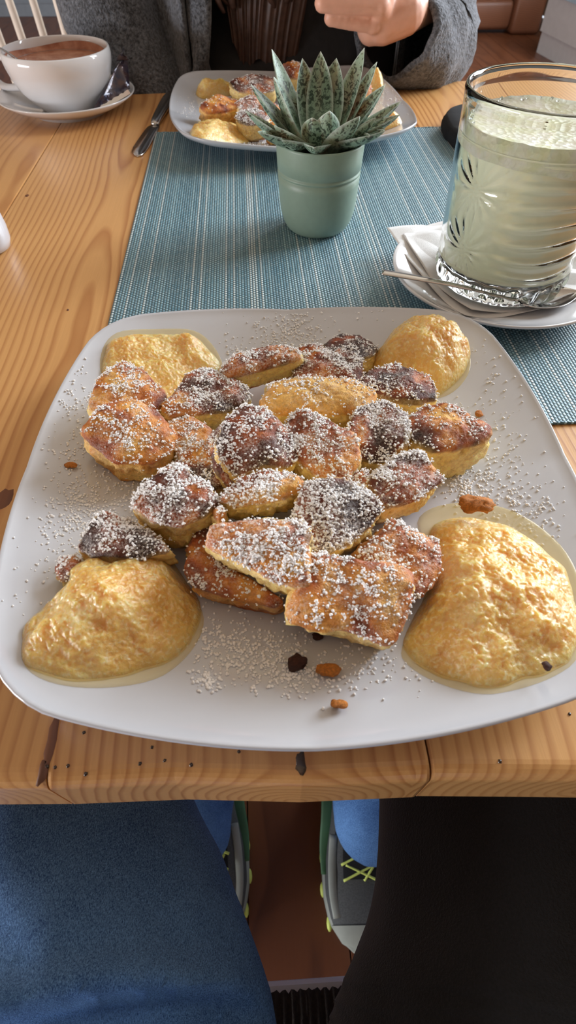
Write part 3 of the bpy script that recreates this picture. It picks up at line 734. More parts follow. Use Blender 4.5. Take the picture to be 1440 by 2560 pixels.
# ------------------------------------------------------------------ applesauce
def sauce(plate, label, poly, H, seed, group, n=240, rows=90, peaks=(), pw=1.7, film=None, grow=1.0, lum=1.0):
    P = np.asarray(poly, float); cy = P[:, 1].mean(); top = P[:, 1].min()
    B = []
    for px, py in P:
        k = max(0, (cy - py) / (cy - top + 1e-6)); p = plate.at(px, py, H * 0.45 * k); B.append((p.x, p.y))
    O = smooth_poly(B, n); c = O.mean(0)
    th = np.linspace(0, 2 * np.pi, n, endpoint=False)
    O = c + (O - c) * (grow + 0.03 * vnoise(np.c_[O * 110, np.zeros(n)], seed)[:, None])
    S_ = np.linspace(0.015, 1, rows) ** 0.8
    XY = np.concatenate([c + (O - c) * s for s in S_]); s = np.repeat(S_, n)
    h = H * (1 - s ** pw) ** 0.78
    Q = np.c_[XY, np.zeros(len(XY))]
    for px, py, ph, pr in peaks:
        p = plate.at(px, py, ph); h = h + (ph - H) * np.exp(-((XY - np.array((p.x, p.y))) ** 2).sum(1) / pr ** 2) * np.clip((1 - s) * 5, 0, 1)
    env = np.clip((1 - s) * 6, 0, 1)
    h = h * (1 + 0.16 * fbm(Q, 45, 2, seed)) + env * (0.0034 * fbm(Q, 62, 2, seed + 2) + 0.0016 * fbm(Q, 150, 2, seed + 4) + 0.0005 * fbm(Q, 380, 2, seed + 7) + 0.00045 * vnoise(Q * 800, seed + 9))
    z = plate.z(XY) + np.maximum(h, 0.0003); z = np.where(s > 0.999, plate.z(XY) + 0.0002, z)
    off = 0.0006 * fbm(Q, 260, 2, seed + 13) * env
    V = np.c_[XY + np.c_[off, off], z]
    F = [tuple(reversed(f)) for f in quads(rows, n)]; F.append(tuple(range(n)))
    F = [tuple(reversed(f)) for f in F]
    o = build('applesauce', V, F, M_sauce)
    nz = np.empty(len(V) * 3); o.data.vertices.foreach_get('normal', nz)
    if nz.reshape(-1, 3)[:, 2].mean() < 0: o.data.flip_normals()
    tag(o, label, 'applesauce', group)
    if film:
        B = [plate.at(px, py, 0.0004) for px, py in film]; O2 = smooth_poly([(p.x, p.y) for p in B], n); c2 = O2.mean(0)
        R_ = np.array([0.02, 0.4, 0.8, 0.94, 0.985, 1.0]); hz = np.array([0.0012, 0.0012, 0.0011, 0.0009, 0.0005, 0.0001])
        X2 = np.concatenate([c2 + (O2 - c2) * r for r in R_]); z2 = plate.z(X2) + np.repeat(hz, n) + 0.0001
        F2 = quads(len(R_), n); F2.append(tuple(range(n - 1, -1, -1)))
        f = build('apple_juice', np.c_[X2, z2], F2, M_juice, o)
        nz = np.empty(len(X2) * 3); f.data.vertices.foreach_get('normal', nz)
        if nz.reshape(-1, 3)[:, 2].mean() < 0: f.data.flip_normals()
        f['label'] = 'thin pale yellow juice spreading on the plate'
    return o
G1 = 'applesauce portions on the near plate'
sauce(P1, 'flat spread of applesauce in the far left corner of the near plate', [(250, 900), (266, 850), (310, 823), (420, 820), (488, 826), (530, 870), (556, 920), (510, 960), (470, 1010), (420, 1040), (340, 1020), (262, 960)], 0.009, 201, G1, pw=4, film=[(246, 905), (262, 848), (308, 820), (424, 818), (494, 822), (540, 868), (564, 924), (500, 1010), (420, 1045), (330, 1030), (258, 960)])
sauce(P1, 'tall mound of applesauce in the far right corner of the near plate', [(912, 925), (952, 880), (972, 824), (1010, 786), (1066, 769), (1122, 786), (1166, 846), (1178, 892), (1164, 930), (1112, 984), (1060, 1000), (980, 985)], 0.027, 202, G1, pw=2.4, film=[(915, 930), (960, 860), (1010, 820), (1100, 815), (1170, 860), (1180, 905), (1168, 945), (1130, 985), (1085, 998), (1000, 990)])
sauce(P1, 'applesauce heap in the near left corner of the near plate, ridged and glossy', [(42, 1640), (62, 1560), (146, 1486), (166, 1410), (250, 1376), (352, 1336), (408, 1358), (456, 1436), (504, 1512), (496, 1580), (440, 1648), (332, 1692), (202, 1708), (92, 1688)], 0.020, 203, G1, n=300, rows=120, peaks=[(375, 1385, 0.027, 0.016), (235, 1430, 0.025, 0.022)], film=[(44, 1645), (70, 1560), (160, 1480), (300, 1420), (420, 1420), (512, 1520), (506, 1590), (452, 1660), (380, 1706), (230, 1724), (96, 1702)])
sauce(P1, 'big runny applesauce heap along the near right side of the near plate', [(1002, 1608), (1036, 1540), (1076, 1460), (1084, 1380), (1078, 1316), (1104, 1276), (1180, 1260), (1290, 1290), (1382, 1362), (1436, 1450), (1452, 1560), (1436, 1640), (1376, 1680), (1288, 1712), (1200, 1722), (1080, 1688), (1012, 1644)], 0.020, 204, G1, n=300, rows=120, peaks=[(1190, 1420, 0.0235, 0.03)], film=[(1000, 1620), (1050, 1520), (1096, 1400), (1030, 1310), (1080, 1262), (1190, 1250), (1300, 1278), (1400, 1352), (1452, 1440), (1470, 1560), (1450, 1650), (1380, 1696), (1290, 1726), (1200, 1740), (1080, 1704), (1008, 1656)])

# icing sugar on the plate itself
def scatter(plate, clusters, name, label, seed):
    g = np.random.default_rng(seed); P = []; R = []
    for (px, py, sx, sy, k, rot) in clusters:
        u = g.normal(0, 1, (k, 2)) * (sx, sy); c, s = math.cos(rot), math.sin(rot)
        for a, b in u:
            x, y = px + a * c - b * s, py + a * s + b * c
            if vnoise(np.array([[x / 14, y / 14, 0.5]]), seed)[0] < -0.25 and g.random() < 0.7: continue
            p = plate.at(x, y)
            if plate.s[0] > 0.975: continue
            r = g.uniform(0.0003, 0.0008); P.append((p.x, p.y, p.z + r * 0.5)); R.append(r)
    o = grains(name, np.array(P), np.array(R), M_sugar, None, seed); tag(o, label, 'icing sugar', None, 'stuff'); return o
scatter(P1, [(735, 822, 40, 26, 330, 0), (700, 850, 70, 26, 160, 0), (590, 880, 16, 10, 40, 0), (650, 1640, 85, 34, 620, 0.1), (560, 1600, 40, 40, 220, 0), (720, 1690, 50, 22, 230, 0), (516, 1702, 18, 12, 110, 0.3), (900, 1650, 80, 36, 130, 0), (840, 1700, 120, 30, 70, 0),
    (215, 1290, 55, 42, 520, 0), (270, 1230, 60, 30, 240, 0), (170, 1380, 50, 70, 100, 0), (175, 985, 30, 40, 130, 0), (200, 1120, 40, 50, 130, 0), (100, 1450, 60, 80, 40, 0), (300, 1180, 60, 22, 80, 0),
    (1160, 1215, 34, 22, 300, 0.4), (1260, 1230, 60, 40, 190, 0.5), (1330, 1310, 40, 50, 150, 0.6), (1250, 1130, 50, 50, 110, 0), (1210, 1000, 50, 70, 70, 0), (1240, 900, 40, 60, 30, 0), (930, 790, 200, 10, 40, 0)],
    'icing_sugar', 'icing sugar sprinkled in loose drifts over the bare near plate', 301)
# crumbs
def crumb(px, py, r, m, label, seed, flat=0.7, plate=P1, h=0.0, long=1.0):
    p = plate.at(px, py, h); V, F = ellipsoid((0, 0, 0), (r * long, r * 0.8, r * flat), 26, 16); V = np.array(V)
    V = V * (1 + 0.9 * fbm(V + seed, 330, 3, seed))[:, None]
    V[:, 2] -= V[:, 2].min(); V = V + np.array((p.x, p.y, p.z + 0.0002))
    return tag(build('crumb', V, F, m), label, 'crumb', 'stray crumbs on the near plate')
crumb(840, 1766, 0.0030, M_amber, 'orange pancake crumb alone near the front rim of the plate', 1)
crumb(816, 1682, 0.0034, M_amber, 'tan and brown pancake crumb in the sugar below the biggest front piece', 2, long=1.3)
crumb(746, 1662, 0.0042, M_burnt, 'dark burnt crumb lying in the sugar in front of the pile', 3)
crumb(793, 1594, 0.0028, M_burnt, 'small dark crumb just below the left corner of the biggest front piece', 4, flat=0.4)
crumb(176, 1167, 0.0026, M_amber, 'flat rust crumb on bare plate left of the golden pair', 5, flat=0.35, long=1.3)
crumb(1362, 1668, 0.0024, M_burnt, 'black crumb at the lower right end of the big applesauce heap', 6, h=0.006, flat=0.5)
crumb(1188, 1270, 0.0055, M_amber, 'toasted flake standing on the far edge of the big applesauce heap', 7, h=0.010, flat=0.5, long=1.5)
crumb(1195, 1040, 0.0022, M_amber, 'pale crumb right of the thick yellow-sided block', 8, flat=0.6)

# ------------------------------------------------------------------ food on the far plate
GF = 'torn pancake pieces on the far plate'
Fp = lambda lb, po, top, th, *a, **k: chunk(P2, lb, po, top * 0.8, th * 0.72, *a, group=GF, n=64, **k)
Fp('sugared dark pancake piece behind on the far plate, left of the succulent', [(576, 208), (600, 192), (650, 188), (690, 200), (684, 222), (640, 230), (600, 224)], 0.030, 0.024, 16, -80, burn=0.6, dust=0.8, sugar=330, seed=61)
Fp('glazed orange pancake piece at the left of the far plate', [(505, 262), (530, 244), (566, 238), (594, 250), (592, 268), (556, 276), (520, 278)], 0.030, 0.026, 18, -80, burn=0.36, dust=0.15, sugar=60, seed=62, side=0.5)
Fp('white-topped pancake piece on the far plate touching the succulent leaves', [(588, 288), (604, 276), (640, 274), (672, 288), (664, 302), (626, 308), (600, 302)], 0.030, 0.024, 14, -90, burn=0.7, dust=0.9, sugar=330, seed=63)
Fp('pinkish sugared pancake piece in the middle of the far plate', [(594, 256), (614, 242), (650, 248), (668, 264), (640, 274), (606, 274)], 0.030, 0.022, 12, -60, burn=0.45, dust=0.75, sugar=200, seed=64)
Fp('upright browned pancake piece at the back of the far plate behind the tallest leaf', [(702, 170), (716, 154), (748, 154), (764, 172), (756, 192), (716, 192)], 0.040, 0.030, 30, -100, burn=0.4, dust=0.4, sugar=90, seed=65)
Fp('tan pancake piece on the far plate behind the left leaves', [(648, 270), (664, 252), (694, 262), (704, 290), (684, 304), (660, 294)], 0.026, 0.022, 12, -60, burn=0.35, dust=0.4, sugar=80, seed=66)
Fp('small yellow pancake piece at the front of the far plate beside the pot', [(664, 316), (680, 306), (702, 312), (704, 332), (682, 336)], 0.020, 0.018, 10, -80, burn=0.15, dust=0.2, sugar=30, seed=67)
Fp('red-brown pancake piece on the far plate right of the succulent', [(880, 220), (900, 204), (922, 206), (930, 226), (906, 238)], 0.032, 0.026, 16, -60, burn=0.45, dust=0.2, sugar=40, seed=68)
Fp('sugared pancake piece on the far plate behind the right leaves', [(846, 246), (872, 232), (900, 240), (904, 262), (870, 268)], 0.026, 0.022, 12, -80, burn=0.6, dust=0.8, sugar=150, seed=69)
Fp('pancake piece on the far plate hidden behind the middle of the succulent', [(740, 230), (780, 214), (830, 220), (840, 250), (790, 262), (750, 254)], 0.034, 0.028, 12, -80, burn=0.4, dust=0.7, sugar=120, seed=70)
G2 = 'applesauce portions on the far plate'
sauce(P2, 'amber applesauce in the far left corner of the far plate', [(488, 232), (496, 206), (530, 188), (580, 178), (610, 186), (602, 214), (570, 236), (530, 248), (500, 248)], 0.022, 211, G2, n=90, rows=26)
sauce(P2, 'bright yellow applesauce at the front left of the far plate', [(468, 334), (488, 308), (512, 296), (560, 312), (610, 330), (638, 352), (600, 360), (530, 356), (490, 348)], 0.018, 212, G2, n=90, rows=26)
sauce(P2, 'yellow applesauce at the back right of the far plate', [(906, 210), (912, 184), (936, 176), (958, 196), (960, 220), (930, 228)], 0.022, 213, G2, n=70, rows=22)
sauce(P2, 'applesauce at the front right of the far plate, right of the pot', [(908, 320), (920, 298), (956, 284), (1000, 284), (1010, 300), (990, 318), (950, 330), (918, 334)], 0.016, 214, G2, n=80, rows=24)
scatter(P2, [(480, 270, 20, 14, 90, 0), (660, 352, 26, 8, 170, 0), (980, 240, 24, 30, 110, 0), (930, 270, 30, 20, 60, 0), (700, 200, 40, 8, 60, 0)], 'icing_sugar', 'icing sugar dusted on the bare rim of the far plate', 302)

# ------------------------------------------------------------------ potted succulent
pc = at(801, 350, TZ + 0.072); pcx, pcy = pc.x, pc.y
plant = empty('potted_succulent', (pcx, pcy, MZ), 0, 'small speckled succulent in a sage green ceramic pot on the teal placemat', 'houseplant')
PR = 0.0378
prof = [(0.001, 0.0), (0.0225, 0.0), (0.0255, 0.0008), (0.0285, 0.0035), (0.0315, 0.009), (0.0338, 0.017), (0.0350, 0.028), (0.0357, 0.040), (0.0361, 0.0455), (0.0352, 0.0463), (0.0352, 0.0470), (0.0363, 0.0478), (0.0363, 0.0490), (0.0354, 0.0498), (0.0354, 0.0505), (0.0365, 0.0514), (0.0370, 0.060), (0.0376, 0.0700), (0.0375, 0.0714), (0.0368, 0.0720), (0.0360, 0.0715), (0.0355, 0.070), (0.0350, 0.060), (0.034, 0.05)]
build('pot', *lathe(prof, 80, (pcx, pcy, MZ)), M_pot, plant)
V, F = lathe([(0.035, 0.060), (0.02, 0.063), (0.001, 0.064)], 48, (pcx, pcy, MZ)); V = np.array(V); V[:, 2] += 0.002 * fbm(V, 200, 2, 5)
build('soil', V, F, M_soil, plant)
def leaf(az, el, L, w, curl=0.25, base=0.012, up=0.0, fold=0.35):
    nt, ns = 18, 9
    a = math.radians(az); out = np.array((math.cos(a), math.sin(a), 0)); side = np.array((-math.sin(a), math.cos(a), 0))
    V = []; al = []; ed = []
    p = np.array((pcx, pcy, MZ + 0.064 + up)) + out * base; e = math.radians(el)
    pts = []
    for i in range(nt):
        t = i / (nt - 1); ang = e + curl * (t - 0.3)
        d = out * math.cos(ang) + np.array((0, 0, 1)) * math.sin(ang); nn = -out * math.sin(ang) + np.array((0, 0, 1)) * math.cos(ang)
        pts.append((p.copy(), d, nn)); p = p + d * L / (nt - 1)
    for layer in (1, -1):
        for i in range(nt):
            t = i / (nt - 1); p_, d, nn = pts[i]
            ww = w * (0.62 + 0.75 * t) * (1 - t ** 2.3) ** 0.95 if t < 1 else 0; ww = max(ww, 0.00015)
            th = 0.0032 * (1 - t) ** 0.6 * (1 - 0.15 * t) + 0.0003
            for j in range(ns):
                s = -1 + 2 * j / (ns - 1)
                cup = fold * ww * (s * s) if layer == 1 else fold * ww * (s * s)
                body = th * (1 - abs(s) ** 1.6) * (0.35 if layer == 1 else -1.0) - (0.5 * ww * (1 - abs(s)) if layer == -1 else 0) * 0.35
                V.append(p_ + side * ww * s + nn * (cup + body)); al.append(t); ed.append(max(0.0, (abs(s) - 0.8) * 3.5) if t < 0.97 else 0.8)
    q = []
    for layer in range(2):
        o = layer * nt * ns
        for i in range(nt - 1):
            for j in range(ns - 1):
                f = (o + i * ns + j, o + i * ns + j + 1, o + (i + 1) * ns + j + 1, o + (i + 1) * ns + j); q.append(f if layer == 0 else tuple(reversed(f)))
    V = np.array(V); me = build('leaf', V, q, M_leaf, plant, attrs={'along': np.array(al), 'edge': np.clip(np.array(ed), 0, 1)})
    return me
for (az, el, L, w) in ((148, 58, .070, .0130), (170, 40, .062, .0125), (192, 28, .060, .0125), (210, 16, .052, .0130), (118, 68, .058, .0140), (90, 72, .061, .0140), (66, 66, .058, .0150),
        (172, 58, .055, .0175), (42, 56, .070, .0125), (28, 50, .066, .0110), (12, 42, .058, .0145), (4, 27, .062, .0125), (-12, 20, .056, .0120), (-28, 16, .046, .0140),
        (248, 62, .032, .0155), (278, 66, .036, .0150), (308, 44, .044, .0180), (228, 16, .042, .0135), (258, 14, .036, .0150), (316, 18, .040, .0145), (340, 16, .044, .0130), (214, 32, .044, .0150),
        (132, 46, .058, .0130), (60, 40, .058, .0130), (95, 35, .056, .0130), (332, 36, .044, .0150)):
    leaf(az, el, L, w, curl=0.30 if el > 30 else 0.35, up=0.0 if el > 20 else 0.005)

# ------------------------------------------------------------------ cup of chocolate, saucer, packet, spoon
cc = at(137, 118, TZ + 0.0655); ccx, ccy = cc.x, cc.y
saucer = empty('saucer', (ccx, ccy, TZ), 0, 'white porcelain saucer under the wide cup of hot chocolate', 'saucer')
sp = [(0.001, 0.004), (0.036, 0.004), (0.040, 0.0046), (0.055, 0.008), (0.072, 0.0145), (0.0845, 0.020), (0.0865, 0.0215), (0.0873, 0.0210), (0.0868, 0.0196), (0.074, 0.0118), (0.058, 0.0055), (0.048, 0.0035), (0.047, 0.0), (0.044, 0.0), (0.043, 0.0015), (0.001, 0.0015)]
build('dish', *lathe(sp, 96, (ccx, ccy, TZ)), M_china, saucer)
cup = empty('cup', (ccx, ccy, TZ + 0.004), 0, 'wide white cup of hot chocolate standing on a saucer at the far left', 'cup')
CZ = TZ + 0.0045
cp_ = [(0.001, 0.002), (0.030, 0.002), (0.031, 0.0), (0.034, 0.0), (0.036, 0.002), (0.046, 0.011), (0.0555, 0.022), (0.0620, 0.035), (0.0655, 0.047), (0.0664, 0.054), (0.0655, 0.0600), (0.0646, 0.0612), (0.0634, 0.0613), (0.0626, 0.0605), (0.0632, 0.054), (0.0624, 0.047), (0.059, 0.036), (0.0525, 0.024), (0.043, 0.0135), (0.030, 0.007), (0.001, 0.006)]
build('bowl', *lathe(cp_, 96, (ccx, ccy, CZ)), M_china, cup)
V, F = tube([(ccx - 0.060, ccy + 0.005, CZ + 0.050), (ccx - 0.083, ccy + 0.010, CZ + 0.050), (ccx - 0.094, ccy + 0.013, CZ + 0.036), (ccx - 0.082, ccy + 0.012, CZ + 0.020), (ccx - 0.052, ccy + 0.006, CZ + 0.020)], 0.0055, 14, 30, 0.7)
build('handle', V, F, M_china, cup)
dr = tag(build('hot_chocolate', *lathe([(0.0622, 0.0462), (0.0600, 0.0470), (0.05, 0.0466), (0.03, 0.0468), (0.001, 0.0468)][::-1], 72, (ccx, ccy, CZ)), M_cocoa), 'brown hot chocolate with a frothy surface inside the wide cup', 'drink')
# froth left on the inside of the cup
V, F = lathe([(0.0622, 0.0470), (0.0630, 0.0520), (0.0628, 0.0560)], 72, (ccx, ccy, CZ), wave=lambda a, z, r: -0.0006 + 0.0003 * math.sin(a * 9 + z * 900))
V = [(v[0], v[1], v[2] - (0.002 * (1 + math.sin(math.atan2(v[1] - ccy, v[0] - ccx) * 3 + 1)) if k >= 144 else 0)) for k, v in enumerate(V)]
tide = build('froth_ring', V, F, M_cocoa, cup); tide['label'] = 'brown chocolate froth drying inside the rim'
def spoon(name, path, widths, label, bowl_at, m=M_steel, bowl=(0.028, 0.018, 0.007), up=(0, 0, 1), direction=None):
    o = empty(name, path[0], 0, label, 'spoon')
    P = spline(path, 40); Wd = np.interp(np.linspace(0, 1, 40), np.linspace(0, 1, len(widths)), widths)
    V, F = tube(P, np.stack([Wd, np.full(40, 0.0011)], 1), 12, None)
    build('handle', V, F, m, o)
    d = np.array(direction if direction is not None else P[-1] - P[-4], float); d /= np.linalg.norm(d); side = np.cross(np.array(up, float), d); side /= np.linalg.norm(side); u = np.cross(d, side)
    b0 = P[-1]; L, Wb, D = bowl; V = []
    for off in (0, -0.0009):
        for i in range(15):
            t = i / 14; x = L * t; hw = Wb * math.sin(math.pi * (0.04 + 0.95 * t) ** 0.85) ** 0.7 * 0.62 + 0.0012 * (1 - t)
            for j in range(11):
                s = -1 + 2 * j / 10; dep = -D * (1 - s * s) * math.sin(math.pi * min(1, t * 0.97 + 0.01)) ** 0.8
                V.append(b0 + d * x + side * hw * s + u * (dep + off))
    F = []
    for layer in range(2):
        o_ = layer * 165
        for i in range(14):
            for j in range(10):
                f = (o_ + i * 11 + j, o_ + i * 11 + j + 1, o_ + (i + 1) * 11 + j + 1, o_ + (i + 1) * 11 + j); F.append(f if layer else tuple(reversed(f)))
    rim = [i * 11 for i in range(15)], [i * 11 + 10 for i in range(15)]
    for r_ in rim:
        for a_, b_ in zip(r_[:-1], r_[1:]): F.append((a_, b_, b_ + 165, a_ + 165))
    build('spoon_bowl', V, F, m, o)
    return o
sx, sy = ccx - 0.059, ccy - 0.016
spoon('teaspoon', [(ccx - 0.090, ccy - 0.024, CZ + 0.073), (sx, sy, CZ + 0.0625), (ccx - 0.03, ccy - 0.006, CZ + 0.036), (ccx - 0.012, ccy - 0.002, CZ + 0.024)], (0.0035, 0.003, 0.002, 0.0022), 'steel teaspoon leaning in the cup of hot chocolate over its left rim', None)
# wrapped biscuit beside the cup
pk = empty('wrapped_biscuit', (ccx + 0.066, ccy + 0.008, TZ + 0.016), 0, 'dark blue and brown foil sachet propped on the saucer at the right of the cup', 'sachet')
q0, q1, q2, q3 = at(212, 300, TZ + 0.012), at(332, 255, TZ + 0.021), at(288, 192, TZ + 0.043), at(262, 205, TZ + 0.045)
q0 = Vector((ccx + 0.039, ccy - 0.050, TZ + 0.0125)); q1 = Vector((ccx + 0.084, ccy - 0.007, TZ + 0.0250)); q2 = Vector((ccx + 0.081, ccy + 0.030, TZ + 0.049)); q3 = Vector((ccx + 0.072, ccy + 0.008, TZ + 0.047))
V = []
for layer in (1, -1):
    for i in range(17):
        for j in range(17):
            u, v = i / 16, j / 16; p = (1 - u) * (1 - v) * q0 + u * (1 - v) * q1 + u * v * q2 + (1 - u) * v * q3
            k = max(0, min(1, min(u, 1 - u) * 8)) * max(0, min(1, (min(v, 1 - v) - 0.06) * 8))
            nrm = (q1 - q0).cross(q3 - q0).normalized()
            V.append(np.array(p + nrm * layer * (0.0032 * k * (0.7 + 0.5 * math.sin(7 * u + 5 * v)) + 0.0004) + nrm * 0.0008 * math.sin(40 * u) * (1 if v < 0.1 or v > 0.9 else 0)))
F = []
for layer in range(2):
    for i in range(16):
        for j in range(16):
            o_ = layer * 289; f = (o_ + i * 17 + j, o_ + i * 17 + j + 1, o_ + (i + 1) * 17 + j + 1, o_ + (i + 1) * 17 + j); F.append(f if layer else tuple(reversed(f)))
build('foil_pouch', V, F, M_foil, pk)
t_ = np.array((q2 + q3) / 2); V, F = tube([t_, t_ + (0.000, 0.002, 0.006), t_ + (0.004, 0.003, 0.011)], [(0.008, 0.0006), (0.005, 0.0006), (0.006, 0.0006)], 10, 10)
build('crimped_end', V, F, M_foil, pk)
V = [np.array(q0) * (1 - t) + np.array(q1) * t + np.array((0.003 * s, -0.004 * s, 0.0004 - 0.0035 * s)) for s in (0, 1) for t in np.linspace(0.05, 0.95, 12)]
V2 = V + [v + np.array((0, 0, -0.0006)) for v in V]
F = [(i, i + 1, 13 + i, 12 + i) for i in range(11)] + [(24 + 12 + i, 24 + 13 + i, 24 + i + 1, 24 + i) for i in range(11)]
st = build('silver_seam', V2, F, M_steel, pk); st['label'] = 'pale silver sealed strip along the lower edge'

# knife
k0, k1 = at(343, 394, TZ), at(434, 236, TZ)
kd = np.array(k1 - k0); kd[2] = 0; kl = np.linalg.norm(kd); kd /= kl; ks = np.array((-kd[1], kd[0], 0))
knife = empty('table_knife', tuple(k0), 0, 'steel table knife on the bare wood between the saucer and the far plate', 'knife')
bl = [(0.0, 0.0004, 0.0016), (0.004, -0.0035, 0.005), (0.014, -0.0095, 0.007), (0.030, -0.0110, 0.0078), (0.055, -0.0105, 0.0078), (0.085, -0.0095, 0.0078), (0.098, -0.0085, 0.0070), (0.106, -0.0055, 0.0055)]
V = []
for x, a_, b_ in bl:
    for y, z in ((a_, 0.0012), (a_, 0.0016), ((a_ + b_) / 2, 0.0022), (b_, 0.0024), (b_, 0.0009), ((a_ + b_) / 2, 0.0008)):
        V.append(np.array(k0) + kd * x - ks * y + np.array((0, 0, z - 0.0004)))
F = quads(len(bl), 6); F.append(tuple(range(5, -1, -1))); F.append(tuple(range(42, 48)))
build('blade', V, F, M_steel, knife)
hp = [np.array(k0) + kd * x + np.array((0, 0, z)) for x, z in ((0.104, 0.0020), (0.115, 0.0036), (0.15, 0.0042), (0.20, 0.0042), (0.225, 0.0040))]
build('handle', *tube(hp, [(0.0050, 0.0020), (0.0066, 0.0034), (0.0080, 0.0040), (0.0092, 0.0040), (0.0070, 0.0030)], 16, 24), M_steel, knife)

# ------------------------------------------------------------------ tall glass, saucer, napkin, spoon
gb = at(1250, 668, TZ + 0.012); gt = at(1396, 218, TZ + 0.137)
gx, gy = (gb.x + gt.x) / 2, (gb.y + gt.y) / 2
GZ = MZ + 0.0085
gs = empty('glass_saucer', (gx, gy, MZ), 0, 'white porcelain saucer under the tall glass, napkin lying in it', 'saucer')
sp2 = [(0.001, 0.0042), (0.040, 0.0042), (0.052, 0.0062), (0.068, 0.0112), (0.0815, 0.0162), (0.0845, 0.0180), (0.0853, 0.0176), (0.0849, 0.0158), (0.072, 0.0078), (0.058, 0.0030), (0.050, 0.0), (0.047, 0.0), (0.045, 0.0016), (0.001, 0.0016)]
build('dish', *lathe(sp2, 96, (gx, gy, MZ)), M_china, gs)
def saucer_z(r): return float(np.interp(r, [0, 0.040, 0.052, 0.068, 0.0815, 0.0845, 0.2], [0.0042, 0.0042, 0.0062, 0.0112, 0.0162, 0.0180, 0.0180]))
# napkin
nA, nB, nC, nD = at(966, 580, TZ + 0.019), at(1166, 792, TZ + 0.017), Vector((gx + 0.085, gy - 0.030, TZ)), Vector((gx - 0.005, gy + 0.078, TZ))
nap = empty('paper_napkin', (gx, gy, MZ + 0.004), 0, 'folded white paper napkin lying on the saucer under the tall glass', 'napkin')
def sheet(A, B, C_, D, lift, seed, name):
    n = 36; V = []
    for layer in (0, 1):
        for i in range(n):
            for j in range(n):
                u, v = i / (n - 1), j / (n - 1); p = (1 - u) * (1 - v) * A + u * (1 - v) * B + u * v * C_ + (1 - u) * v * D
                r = math.hypot(p.x - gx, p.y - gy); wv = vnoise(np.array([[p.x * 34, p.y * 34, seed]]), seed)[0]
                free = max(0, min(1, (r - 0.036) / 0.02))
                z = MZ + saucer_z(r) + lift + free * (0.0018 * (wv + 0.6) + 0.0010 * math.sin(9 * (u - v) + seed))
                if r > 0.083: z += (r - 0.083) * 0.10
                V.append((p.x, p.y, z + 0.0004 * (1 - layer)))
    F = []
    for layer in (0, 1):
        o_ = layer * n * n
        for i in range(n - 1):
            for j in range(n - 1):
                f = (o_ + i * n + j, o_ + (i + 1) * n + j, o_ + (i + 1) * n + j + 1, o_ + i * n + j + 1); F.append(f if layer == 0 else tuple(reversed(f)))
    bd = [(i, 0) for i in range(n)] + [(n - 1, j) for j in range(1, n)] + [(i, n - 1) for i in range(n - 2, -1, -1)] + [(0, j) for j in range(n - 2, 0, -1)]
    ids = [i * n + j for i, j in bd]
    for a_, b_ in zip(ids, ids[1:] + ids[:1]): F.append((b_, a_, a_ + n * n, b_ + n * n))
    return build(name, V, F, M_paper, nap)
sheet(nA, nB, nC, nD, 0.0006, 3, 'lower_ply')
sheet(nA + Vector((0.012, -0.010, 0)), nB + Vector((0.006, 0.008, 0)), nC + Vector((0, 0.004, 0)), nD + Vector((0.004, -0.004, 0)), 0.0018, 5, 'upper_ply')
# glass with cut pattern
glass = empty('drinking_glass', (gx, gy, GZ), 0, 'tall cut glass tumbler of pale green milk at the right', 'glass')
RB, RT, HG, LV = 0.0495, 0.0565, 0.1240, 0.103
def cut(a, z, r):
    """moulded relief on the outside: waves to the front right, a star to the left, rays round the foot"""
    d = 0.0
    a0 = (a - math.radians(-88) + math.pi) % (2 * math.pi) - math.pi          # facing the viewer, a little right
    if 0.016 < z < 0.100:
        w = math.exp(-(a0 / 0.55) ** 4)
        d += 0.00085 * w * (2 * (0.5 + 0.5 * math.sin((z * 1000 + 1.6 * math.sin(a0 * 3.2 + z * 60)) * 2 * math.pi / 11.5)) ** 2.2 - 1)
    a1 = (a - math.radians(-150) + math.pi) % (2 * math.pi) - math.pi
    for zc in (0.035, 0.075):
        y = (z - zc); x = a1 * 0.055; rr = math.hypot(x, y)
        if rr < 0.026: d += 0.00055 * math.cos(14 * math.atan2(y, x)) * min(1, rr / 0.006) * (1 - rr / 0.026) ** 0.6
    if z < 0.018: d += 0.0015 * math.cos(22 * a) * math.sin(math.pi * min(1, max(0, (z - 0.001) / 0.017)))
    return d
rows = [(0.001, 0.0005), (RB * 0.55, 0.0), (RB * 0.86, 0.0), (RB * 0.93, 0.001)]
for z in np.linspace(0.003, 0.1155, 90): rows.append((RB + (RT - RB) * (z / HG) ** 0.9 - 0.0022 * math.exp(-z / 0.004), z))
rows += [(RT, HG - 0.0045), (RT + 0.0004, HG - 0.002), (RT + 0.0001, HG), (RT - 0.0010, HG + 0.0006), (RT - 0.0021, HG), (RT - 0.0026, HG - 0.002)]
inner = [(RB + (RT - RB) * (z / HG) ** 0.9 - 0.0030, z) for z in np.linspace(HG - 0.006, 0.018, 100)]
rows += inner + [(RB - 0.0055, 0.0125), (RB - 0.012, 0.0108), (RB * 0.4, 0.0105), (0.001, 0.0105)]
V, F = lathe(rows, 200, (gx, gy, GZ), wave=lambda a, z, r: cut(a, z, r) if r > RB * 0.9 and r > RB + (RT - RB) * (z / HG) ** 0.9 - 0.0026 and z < 0.1165 else (cut(a, z, r) * 0.8 - 0.0004 if r > RB * 0.9 and 0.0195 < z < LV - 0.004 else 0.0))
build('tumbler', V, F, M_glass, glass)
di = [(0.001, 0.0107), (RB * 0.4, 0.0107), (RB - 0.0122, 0.0110)] + [(RB + (RT - RB) * (z / HG) ** 0.9 - 0.00285, z) for z in np.linspace(0.0185, LV - 0.004, 110)]
